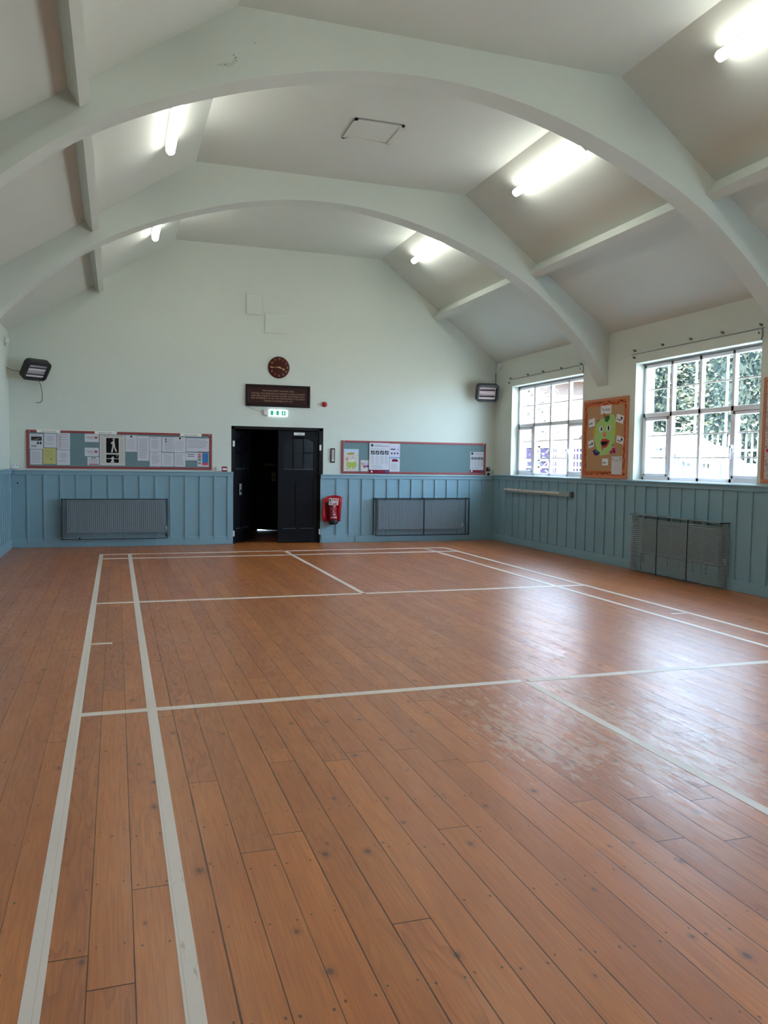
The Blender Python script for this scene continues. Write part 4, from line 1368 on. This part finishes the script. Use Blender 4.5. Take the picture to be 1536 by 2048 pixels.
radiator(1.68, .60, (.235, YB - .110, .250), (0, 0, 0), 'grey radiator behind the single wire guard, under the crowded noticeboard', M_rad, -.09)
gl = guard(1.80, .715, .16, (.222, YB - .013, .148), (0, 0, 0), 'undivided wire guard over the radiator under the crowded noticeboard', .031, [])
b = MB(); b.box((-.899, -.158, .0), (-.893, -.002, .712), M_wired); b.build('side_panel', gl)
b = MB(); b.bbox((.865, -.175, .03), (.905, -.150, .10), M_wired, .008, 2); b.build('catch', gl)
radiator(1.80, .585, (6.09, YB - .110, .250), (0, 0, 0), 'pale grey radiator behind the two-panel wire guard, under the emptier noticeboard', M_rad, -.11)
g2 = guard(2.00, .735, .17, (6.115, YB - .013, .138), (0, 0, 0), 'dark-framed wire guard in two panels, under the emptier noticeboard', .045, [.015], hstep=.029, fr_t=.020)
radiator(1.72, .50, (XR - .075, 9.50, .285), RW, 'slate radiator behind the three-panel cage under the barred window', M_radd, -.26)
cg = guard(1.92, .835, .160, (XR - .013, 9.535, .024), RW, 'tall wire cage of three panels with close horizontal bars, under the barred window', .32, [-.31, .345], hstep=.029, wt=.0042,
           wires=mat('slate_cage_wire', S(152, 168, 170), .5), frame=M_wired, frame_all=False)

# ------------------------------------------------------------------ peg rail under the far window
M_rail = mat('grey_green_rail', S(150, 164, 162), .5)
pr = tag(empty('peg_rail', (XR - .014, 13.65, 1.030), RW), 'long pale peg rail with a row of small knobs, under the far window', 'peg rail')
b = MB(); b.bbox((-1.24, -.045, 0), (1.235, -.002, .085), M_rail, .005, 1); b.build('rail_board', pr)
b = MB(); b.bbox((1.225, -.060, -.008), (1.285, -.002, .093), mat('dark_end_bracket', S(84, 84, 88), .5), .008, 1); b.build('end_bracket', pr)
M_peg = mat('pale_peg', S(240, 238, 232), .4)
for k in range(27):
    x = -1.215 + 2.11 * k / 26
    b = MB()
    b.lathe([(0, -.004), (.011, -.004), (.010, .016), (.020, .024), (.022, .034), (.016, .044), (0, .046)], M_peg, 12, Matrix.Translation((x, -.045, .052)) @ FR)
    b.build('peg', pr)

# ------------------------------------------------------------------ pinboards on the window wall
M_pine = mat('orange_pine_frame', S(196, 122, 84), .5, noise=.15, nscale=14)
M_kraft = mat('brown_backing_paper', S(182, 144, 106), .85, spec=.2, noise=.06, nscale=5)
M_tiger = mat('orange_border_paper', S(206, 112, 66), .7, spec=.2)
M_tigerk = mat('brown_stripe', S(70, 26, 12), .7, spec=.2)
M_zebraw = mat('white_border_paper', S(214, 206, 206), .7, spec=.2)

def pinboard(y0, y1, z0, z1, label, border, stripe, orient):
    root = noticeboard(0, y1 - y0, z0, z1, 0, label, RW, (XR, (y0 + y1) / 2, z0), .045, M_pine, M_kraft, name='pinboard')
    w, h = y1 - y0, z1 - z0
    b = MB()
    bw = .075
    e = .045
    y = -.0135
    for a, c in (((-w / 2 + e, e), (w / 2 - e, e + bw)), ((-w / 2 + e, h - e - bw), (w / 2 - e, h - e)), ((-w / 2 + e, e + bw), (-w / 2 + e + bw, h - e - bw)), ((w / 2 - e - bw, e + bw), (w / 2 - e, h - e - bw))):
        b.box((a[0], y, a[1]), (c[0], -.0121, c[1]), border)
        L, ht = (c[0] - a[0]), (c[1] - a[1])
        hor = L > ht
        ln = L if hor else ht
        nst = int(ln / .055) if orient == 'tiger' else int(ln / .030)
        for k in range(nst):                 # wavy tapering stripes
            s0 = ln * (k + rng.random() * .6) / nst
            if orient == 'tiger':
                sl, off, th = rng.uniform(.07, .13), rng.uniform(.15, .85) * bw, rng.uniform(.005, .010)
                P = [(s0 + sl * i / 6, off + .012 * math.sin(i * 1.3 + k), th * math.sin(math.pi * (i + .4) / 7)) for i in range(7)]
            else:
                sl, th = rng.uniform(.05, .075), rng.uniform(.004, .008)
                P = [(s0 + .030 * i / 6 + .006 * math.sin(i + k), sl * i / 6 + .002, th * math.sin(math.pi * (i + .8) / 7.6)) for i in range(7)]
            top = [(min(ln, p), min(bw, max(0, q + t))) for p, q, t in P]
            bot = [(min(ln, p), min(bw, max(0, q - t))) for p, q, t in P][::-1]
            pts = [(a[0] + p, a[1] + q) if hor else (a[0] + q, a[1] + p) for p, q in bot[::-1] + top[::-1]]
            b.poly(pts, y - .0006, stripe)
    b.build('border_trim', root)
    return root

PBY0, PBY1, PBZ = 10.852, 12.126, 1.374
pb = pinboard(PBY0, PBY1, PBZ, 2.662, 'pine-framed pinboard with an orange tiger-stripe border and a green paper face', M_tiger, M_tigerk, 'tiger')
pb2 = pinboard(6.80, 8.082, 1.390, 2.673, 'pine-framed pinboard with a zebra-stripe border, cut by the picture edge', M_zebraw, M_inkk, 'zebra')

def on_board(name, label, pts_list, cat, yc, zc, lift=0.0, group=None):
    """cut paper piece on the tiger board; points are (world y, world z); first polygon carries the thickness"""
    b = MB()
    for k, (pts, m) in enumerate(pts_list):
        q = [(yc - y, z - zc) for y, z in pts]
        area = sum(q[i][0] * q[(i + 1) % len(q)][1] - q[(i + 1) % len(q)][0] * q[i][1] for i in range(len(q)))
        if area < 0: q = q[::-1]
        if k == 0:
            b.prism(q, -.0016, 0, m)
        else:
            b.poly(q, -.0016 - .0007 * k, m)
    o = b.build(name, None, (XR - .0124 - lift, yc, zc), RW)
    return tag(o, label, cat, group)

def ell(cy, cz, ry, rz, n=18, rot=0):
    return [(cy + ry * math.cos(2 * math.pi * k / n) * math.cos(rot) - rz * math.sin(2 * math.pi * k / n) * math.sin(rot),
             cz + ry * math.cos(2 * math.pi * k / n) * math.sin(rot) + rz * math.sin(2 * math.pi * k / n) * math.cos(rot)) for k in range(n)]
def rect(cy, cz, w, h, rot=0):
    c, s = math.cos(R(rot)), math.sin(R(rot))
    return [(cy + x * c - z * s, cz + x * s + z * c) for x, z in ((-w / 2, -h / 2), (w / 2, -h / 2), (w / 2, h / 2), (-w / 2, h / 2))]

C = lambda n, c: mat(n, c, .75, spec=.2)
green = C('light_green_sugar_paper', S(166, 204, 122))
face = [(11.60, 1.745), (11.68, 1.82), (11.74, 1.92), (11.785, 2.03), (11.775, 2.16), (11.73, 2.26), (11.66, 2.315), (11.56, 2.345), (11.48, 2.338), (11.42, 2.352),
        (11.33, 2.405), (11.25, 2.395), (11.20, 2.34), (11.185, 2.25), (11.18, 2.12), (11.20, 1.98), (11.25, 1.86), (11.30, 1.765)]
fo = on_board('paper_collage', 'green paper face with eyes, red lips and a tongue, on the tiger-striped pinboard', [(face, green)], 'paper face', 11.48, 2.06, .0002)
def feature(name, polys):
    b = MB()
    for k, (pts, m) in enumerate(polys):
        q = [(11.48 - y, z - 2.06) for y, z in pts]
        area = sum(q[i][0] * q[(i + 1) % len(q)][1] - q[(i + 1) % len(q)][0] * q[i][1] for i in range(len(q)))
        if area < 0: q = q[::-1]
        b.prism(q, -.0030 - .0006 * k, -.0016, m) if k == 0 else b.poly(q, -.0032 - .0006 * k, m)
    return b.build(name, fo)
white_s, black_s = C('white_card', S(226, 226, 230)), C('black_card', S(28, 26, 34))
feature('eye', [(ell(11.59, 2.172, .055, .050), white_s), ([(11.62, 2.150), (11.59, 2.168), (11.60, 2.20), (11.565, 2.205), (11.55, 2.17), (11.57, 2.145)], black_s)])
feature('eye', [(ell(11.378, 2.178, .056, .052), white_s), (ell(11.378, 2.18, .025, .040), black_s)])
feature('nose', [(ell(11.486, 2.078, .046, .044), C('pink_card', S(222, 130, 118)))])
lips = C('red_card', S(196, 70, 70))
feature('mouth', [([(11.595, 1.955), (11.56, 2.00), (11.53, 2.015), (11.48, 2.005), (11.44, 2.015), (11.40, 1.995), (11.335, 1.985), (11.36, 1.93), (11.42, 1.875), (11.48, 1.865), (11.55, 1.89)], lips),
                  ([(11.588, 1.955), (11.53, 1.972), (11.46, 1.965), (11.375, 1.975), (11.42, 1.92), (11.50, 1.905), (11.56, 1.92)], black_s)])
feature('tongue', [([(11.575, 1.915), (11.50, 1.90), (11.515, 1.85), (11.545, 1.82), (11.565, 1.84)], C('tongue_pink', S(214, 110, 108)))])
yel = C('mustard_card', S(214, 164, 40))
feature('ear', [([(11.755, 2.21), (11.80, 2.19), (11.805, 2.11), (11.78, 2.06), (11.755, 2.07)], yel)])
feature('ear', [([(11.195, 2.23), (11.16, 2.22), (11.145, 2.12), (11.165, 2.05), (11.195, 2.06)], yel)])
feature('stem', [([(11.53, 2.43), (11.495, 2.425), (11.455, 2.345), (11.51, 2.34)], C('stem_brown', S(166, 96, 52)))])
feature('leaf', [([(11.49, 2.30), (11.475, 2.355), (11.42, 2.385), (11.35, 2.375), (11.37, 2.31), (11.43, 2.275)], C('leaf_green', S(52, 110, 66)))])
pur, mag, navy_c, blue_c = C('purple_card', S(90, 50, 110)), C('magenta_card', S(190, 40, 110)), C('navy_card', S(44, 40, 84)), C('blue_card', S(90, 130, 190))
feature('hand', [([(11.82, 1.82), (11.74, 1.85), (11.60, 1.79), (11.66, 1.75), (11.75, 1.745)], navy_c), ([(11.78, 1.835), (11.72, 1.835), (11.64, 1.785), (11.70, 1.79)], blue_c), ([(11.80, 1.80), (11.74, 1.79), (11.68, 1.755), (11.77, 1.752)], pur)])
feature('hand', [([(11.34, 1.80), (11.27, 1.83), (11.23, 1.90), (11.19, 1.87), (11.17, 1.78), (11.25, 1.785), (11.30, 1.765)], mag), ([(11.23, 1.83), (11.18, 1.825), (11.175, 1.775), (11.22, 1.785)], pur), (ell(11.215, 1.875, .018, .016, 8), C('pale_pink_card', S(222, 170, 190))),
                 (ell(11.25, 1.905, .020, .014, 8), C('teal_card', S(90, 110, 120)))])
feature('bow', [([(11.70, 2.30), (11.64, 2.335), (11.57, 2.345), (11.55, 2.39), (11.59, 2.37), (11.63, 2.35), (11.69, 2.325)], C('mauve_card', S(178, 140, 150))), (ell(11.665, 2.312, .024, .018, 8), C('mauve_dark', S(130, 96, 120)))])

def word_card(cy, cz, w, h, rot, label, blob, title=None):
    ink = C('card_ink', S(96, 100, 112))
    polys = [(rect(cy, cz, w, h, rot), white_s)]
    if not title:
        polys += [(rect(cy + w * .12, cz - h * .12, w * .55, h * .13, rot), ink)]
        if blob: polys += [(ell(cy - w * .24, cz + h * .05, w * .14, h * .22, 8), C('card_blob', S(70, 72, 96)))]
    o = on_board('title_card' if title else 'word_card', label, polys, 'card', cy, cz, .0003, None if title else 'word cards round the green paper face')
    if title:
        b = MB(); b.text(title, 0, 0, h * .52, -.0030, M_inkd, width=w * .78); b.build('lettering', o)
    return o
word_card(11.465, 2.480, .30, .135, 0, 'white title card at the top of the tiger-striped pinboard', 0, 'The Senses')
word_card(11.87, 2.285, .185, .130, -8, 'word card by the upper side of the green face nearest the far window', 0)
word_card(11.075, 2.315, .20, .125, 14, 'word card beside the leaf of the green face, nearest the barred window', 1)
word_card(11.88, 1.935, .165, .120, -10, 'word card beside the mouth of the green face, nearest the far window', 1)
word_card(11.055, 1.985, .20, .110, 14, 'word card beside the nose of the green face, nearest the barred window', 1)
word_card(11.45, 1.638, .175, .110, 0, 'word card centred below the chin of the green paper face', 0)
o = on_board('white_notice', 'white sheet pinned at the foot of the tiger-striped pinboard, below the magenta hand', [(rect(11.125, 1.585, .285, .285, 0), M_paper), (rect(11.22, 1.68, .03, .04), M_ink), (rect(11.03, 1.69, .03, .04), M_ink), (rect(11.12, 1.66, .09, .010), M_ink)], 'notice', 11.125, 1.585, .0003)
# cut paper on the zebra board, only its edge in view
o = on_board('paper_cutout', 'pink and white paper cut-out low on the zebra-bordered pinboard', [([(8.03, 1.76), (7.98, 1.86), (7.90, 1.95), (7.80, 1.93), (7.78, 1.80), (7.88, 1.70)], C('pale_pink_paper', S(216, 190, 198))), ([(8.02, 1.78), (7.96, 1.83), (7.90, 1.80), (7.92, 1.74)], C('hot_pink', S(206, 40, 110)))], 'cut-out', 7.9, 1.83, .0015)

# ------------------------------------------------------------------ outside the windows
M_bounce = mat('pale_bounce_ground', S(186, 178, 164), .9, noise=.1, nscale=3)  # ground made pale and warm to bounce sunlight up to the hall ceiling
GZ = -.25
b = MB(); b.box((XR + WT, -12, GZ - .2), (60, 60, GZ), M_bounce)
tag(b.build('ground'), kind='structure')
M_pal = mat('galvanised_palisade', S(128, 134, 138), .5)
pf = tag(empty('palisade_fence', (11.6, 12.5, GZ)), 'tall pale metal palisade fence outside the windows', 'fence')
FY0, FY1, FH = -4.5, 7.5, 2.47
b = MB()
n = int((FY1 - FY0) / .155)
for k in range(n):
    y = FY0 + .155 * k
    b.prism([(y - .021, .06), (y + .021, .06), (y + .021, FH - .10), (y + .012, FH), (y, FH - .03), (y - .012, FH), (y - .021, FH - .10)], -.005, .005, M_pal, 'x')
b.build('pale_panel', pf)
for z in (2.16, .35):
    b = MB(); b.box((.008, FY0, z - .022), (.045, FY1, z + .022), M_pal); b.build('rail', pf)
y = FY0
while y < FY1:
    b = MB(); b.box((.046, y - .03, 0), (.10, y + .03, FH - .15), M_pal); b.build('post', pf)
    y += 2.75

# pale timber sheds in the sun behind the fence
M_tim = mat('sun_bleached_boards', S(104, 104, 100), .8, noise=.12, nscale=6)
M_roof = mat('pale_shed_felt', S(120, 120, 120), .85)
M_timd = mat('blue_grey_boards', S(58, 76, 90), .8, noise=.08, nscale=6)
def shed(y0, y1, x0, x1, prof, label, m, name='garden_shed'):
    """front wall boards at x0 facing the hall; prof gives (fraction across, height) of the front outline"""
    root = tag(empty(name, (x0, (y0 + y1) / 2, GZ)), label, 'shed' if name == 'garden_shed' else 'fence')
    hw_ = (y1 - y0) / 2
    pts = [(-hw_, 0), (hw_, 0)] + [(hw_ - (y1 - y0) * f, z) for f, z in prof]
    b = MB(); b.prism(pts, 0, x1 - x0, m, 'x'); b.build('shed_body' if name == 'garden_shed' else 'board_panel', root, fix=True)
    def ztop(y):
        f = (hw_ - y) / (y1 - y0)
        for (fa, za), (fb_, zb) in zip(prof[:-1], prof[1:]):
            if fa <= f <= fb_: return za + (zb - za) * (f - fa) / max(1e-6, fb_ - fa)
        return prof[-1][1]
    b = MB()
    nb_ = max(2, int((y1 - y0) / .14))
    for k in range(nb_):
        ya, yb = -hw_ + (y1 - y0) * k / nb_ + .006, -hw_ + (y1 - y0) * (k + 1) / nb_ - .006
        mm = m if k % 3 else M_timd
        b.prism([(ya, .05), (yb, .05), (yb, ztop(yb) - .01), (ya, ztop(ya) - .01)], -.018 - .006 * (k % 2), .002, mm, 'x')
    b.build('cladding', root, fix=True)
    if name == 'garden_shed':
        r_ = MB()
        ps = [(hw_ - (y1 - y0) * f, z) for f, z in prof]
        ps[0] = (ps[0][0] + .08, ps[0][1] - .03); ps[-1] = (ps[-1][0] - .08, ps[-1][1] - .03)
        up = [(y, z + .05) for y, z in ps]
        r_.prism(ps + up[::-1], -.10, x1 - x0 + .1, M_roof, 'x'); r_.build('shed_roof', root, fix=True)
    return root
shed(18.40, 20.6, 14.0, 15.9, [(0, 2.05), (.5, 2.75), (1, 2.25)], 'pale sunlit shed with a low gable, behind the palisade fence', M_tim)
shed(16.85, 18.05, 13.6, 15.2, [(0, 2.30), (.45, 2.34), (1, 1.95)], 'tall pale boarded shed with a sloping top behind the palisade fence', M_tim)
shed(14.2, 16.75, 14.2, 14.32, [(0, 1.95), (1, 1.92)], 'low pale board fence behind the palisade, next to the boarded shed', M_tim, 'board_fence')

# brick building seen through the far window
M_brick = bpy.data.materials.new('pale_brick')
M_brick.use_nodes = True
_t = NT(M_brick)
_b = M_brick.node_tree.nodes['Principled BSDF']
_tc = _t.n('ShaderNodeTexCoord'); _sp = _t.n('ShaderNodeSeparateXYZ')
M_brick.node_tree.links.new(_tc.outputs['Object'], _sp.inputs[0])
_br = _t.n('ShaderNodeTexBrick')
M_brick.node_tree.links.new(_t.vec(_t.m('ADD', _sp.outputs[0], _sp.outputs[1]), _sp.outputs[2]), _br.inputs['Vector'])
_br.inputs['Color1'].default_value = S(136, 116, 104); _br.inputs['Color2'].default_value = S(124, 102, 92); _br.inputs['Mortar'].default_value = S(96, 84, 78)
_br.inputs['Scale'].default_value = 4.4
M_brick.node_tree.links.new(_br.outputs['Color'], _b.inputs['Base Color'])
_b.inputs['Roughness'].default_value = .9
M_pglass = mat('purple_grey_glass', S(48, 42, 66), .5, spec=.2)
bd = tag(empty('brick_house', (18.5, 30.0, GZ)), 'sunlit pale brick house seen through the far window', 'house')
b = MB(); b.box((-9, 0, 0), (9, 8, 5.4), M_brick); b.build('brick_wall', bd)
b = MB(); b.prism([(-.4, 5.3), (8.4, 5.3), (4, 8.2)], -9.4, 9.4, mat('roof_tiles', S(150, 110, 96), .85, noise=.15, nscale=10), 'x'); b.build('roof', bd, fix=True)
for k, x in enumerate((-2.35, -1.35, -.05, .95, 2.4)):
    wv = MB()
    x0, x1, z0, z1 = x - .46, x + .46, 1.25, 2.62
    for a, c in (((x0, z0), (x0 + .07, z1)), ((x1 - .07, z0), (x1, z1)), ((x0, z0), (x1, z0 + .07)), ((x0, z1 - .07), (x1, z1)), ((x0, 2.0), (x1, 2.07)), ((x0, 1.72), (x1, 1.79)), ((x - .03, 1.74), (x + .03, 2.03))):
        wv.box((a[0], -.06, a[1]), (c[0], 0, c[1]), M_white)
    wo = wv.build('house_window', bd)
    gv = MB(); gv.box((x0 + .03, -.03, z0 + .03), (x1 - .03, -.001, z1 - .03), M_pglass); gv.build('pane', wo)

# conifers and small trees behind the sheds
M_leaf = [mat('conifer_green', S(60, 70, 58), .7, spec=.2), mat('pale_conifer_green', S(86, 92, 76), .7, spec=.2), mat('deep_conifer_green', S(36, 46, 42), .8, spec=.2), mat('dry_twig', S(140, 126, 104), .8)]
M_bark = mat('bark', S(96, 84, 72), .9, noise=.2, nscale=8)
def tree(x, y, h, r, n, label, base=.5, dense=True, name='conifer_tree', seed=1, sz=.17):
    rg = random.Random(seed)
    root = tag(empty(name, (x, y, GZ)), label, 'tree', 'trees behind the sheds')
    t = MB(); t.cyl((0, 0, 0), (.1, .05, h * .8), .16 if dense else .09, M_bark, 10, .04)
    for k in range(8):
        a, z = rg.random() * 6.28, h * rg.uniform(.25, .75)
        t.cyl((.05, 0, z), (math.cos(a) * r * .8, math.sin(a) * r * .8, z + rg.uniform(.2, .9)), .035, M_bark, 6, .01)
    t.build('trunk', root)
    c = MB()
    if dense:
        rings = [(0.02, base)] + [(r * .86 * (1 - .45 * s ** 2) * (1 + .1 * math.sin(9 * s)), base + (h - base) * s) for s in (.03, .2, .4, .6, .8)] + [(r * .3, h * .95), (.02, h * .97)]
        c.lathe(rings, M_leaf[2], 18)
    vs, fs = [[] for _ in M_leaf], [[] for _ in M_leaf]
    for k in range(n):
        s = rg.random()
        z = base + (h - base) * s
        rr = r * (1 - .5 * s ** 2.2) * (1 + .16 * math.sin(5 * s * 6.28 + 3) * .5) * (rg.uniform(.80, 1.06) if dense else rg.random() ** .5)
        a = rg.random() * 6.28
        rr *= 1 + .12 * math.sin(a * 5 + z * 2.3)
        p = Vector((rr * math.cos(a), rr * math.sin(a), z))
        d = Vector((math.cos(a) + rg.uniform(-.7, .7), math.sin(a) + rg.uniform(-.7, .7), rg.uniform(-.9, .5))).normalized()
        q = d.orthogonal().normalized()
        q.rotate(Matrix.Rotation(rg.random() * 6.28, 3, d))
        l, w_ = sz * rg.uniform(.6, 1.5), sz * rg.uniform(.2, .42)
        m = rg.choices((0, 1, 2, 3), (5, 3.2, 3, .6))[0]
        o = len(vs[m])
        vs[m] += [p, p + d * l * .5 + q * w_, p + d * l, p + d * l * .5 - q * w_]
        fs[m].append((o, o + 1, o + 2, o + 3))
    for m in range(len(M_leaf)):
        if fs[m]: c.raw(vs[m], fs[m], M_leaf[m])
    c.build('crown', root)
    return root
for k, (x, y, h, r, n, lb) in enumerate((
        (18.2, 25.2, 6.9, 1.80, 8000, 'dense conifer directly behind the gabled shed'),
        (18.6, 20.4, 7.0, 1.80, 8000, 'dense conifer behind the tall boarded shed'),
        (18.8, 15.0, 6.6, 1.80, 6000, 'dense conifer behind the low board fence'),
        (23.0, 27.3, 8.0, 2.0, 6000, 'farther dense conifer near the brick house'),
        (24.0, 22.4, 8.6, 2.0, 7000, 'farther dense conifer filling the gap above the gabled shed'),
        (24.3, 17.2, 8.2, 2.0, 5000, 'farther dense conifer filling the gap above the board fence'))):
    tree(x, y, h, r, n, lb, seed=3 + k)
tree(14.1, 25.6, 5.2, .9, 420, 'thin loose-leaved sapling in front of the brick house', base=1.6, dense=False, name='sapling', seed=12, sz=.12)
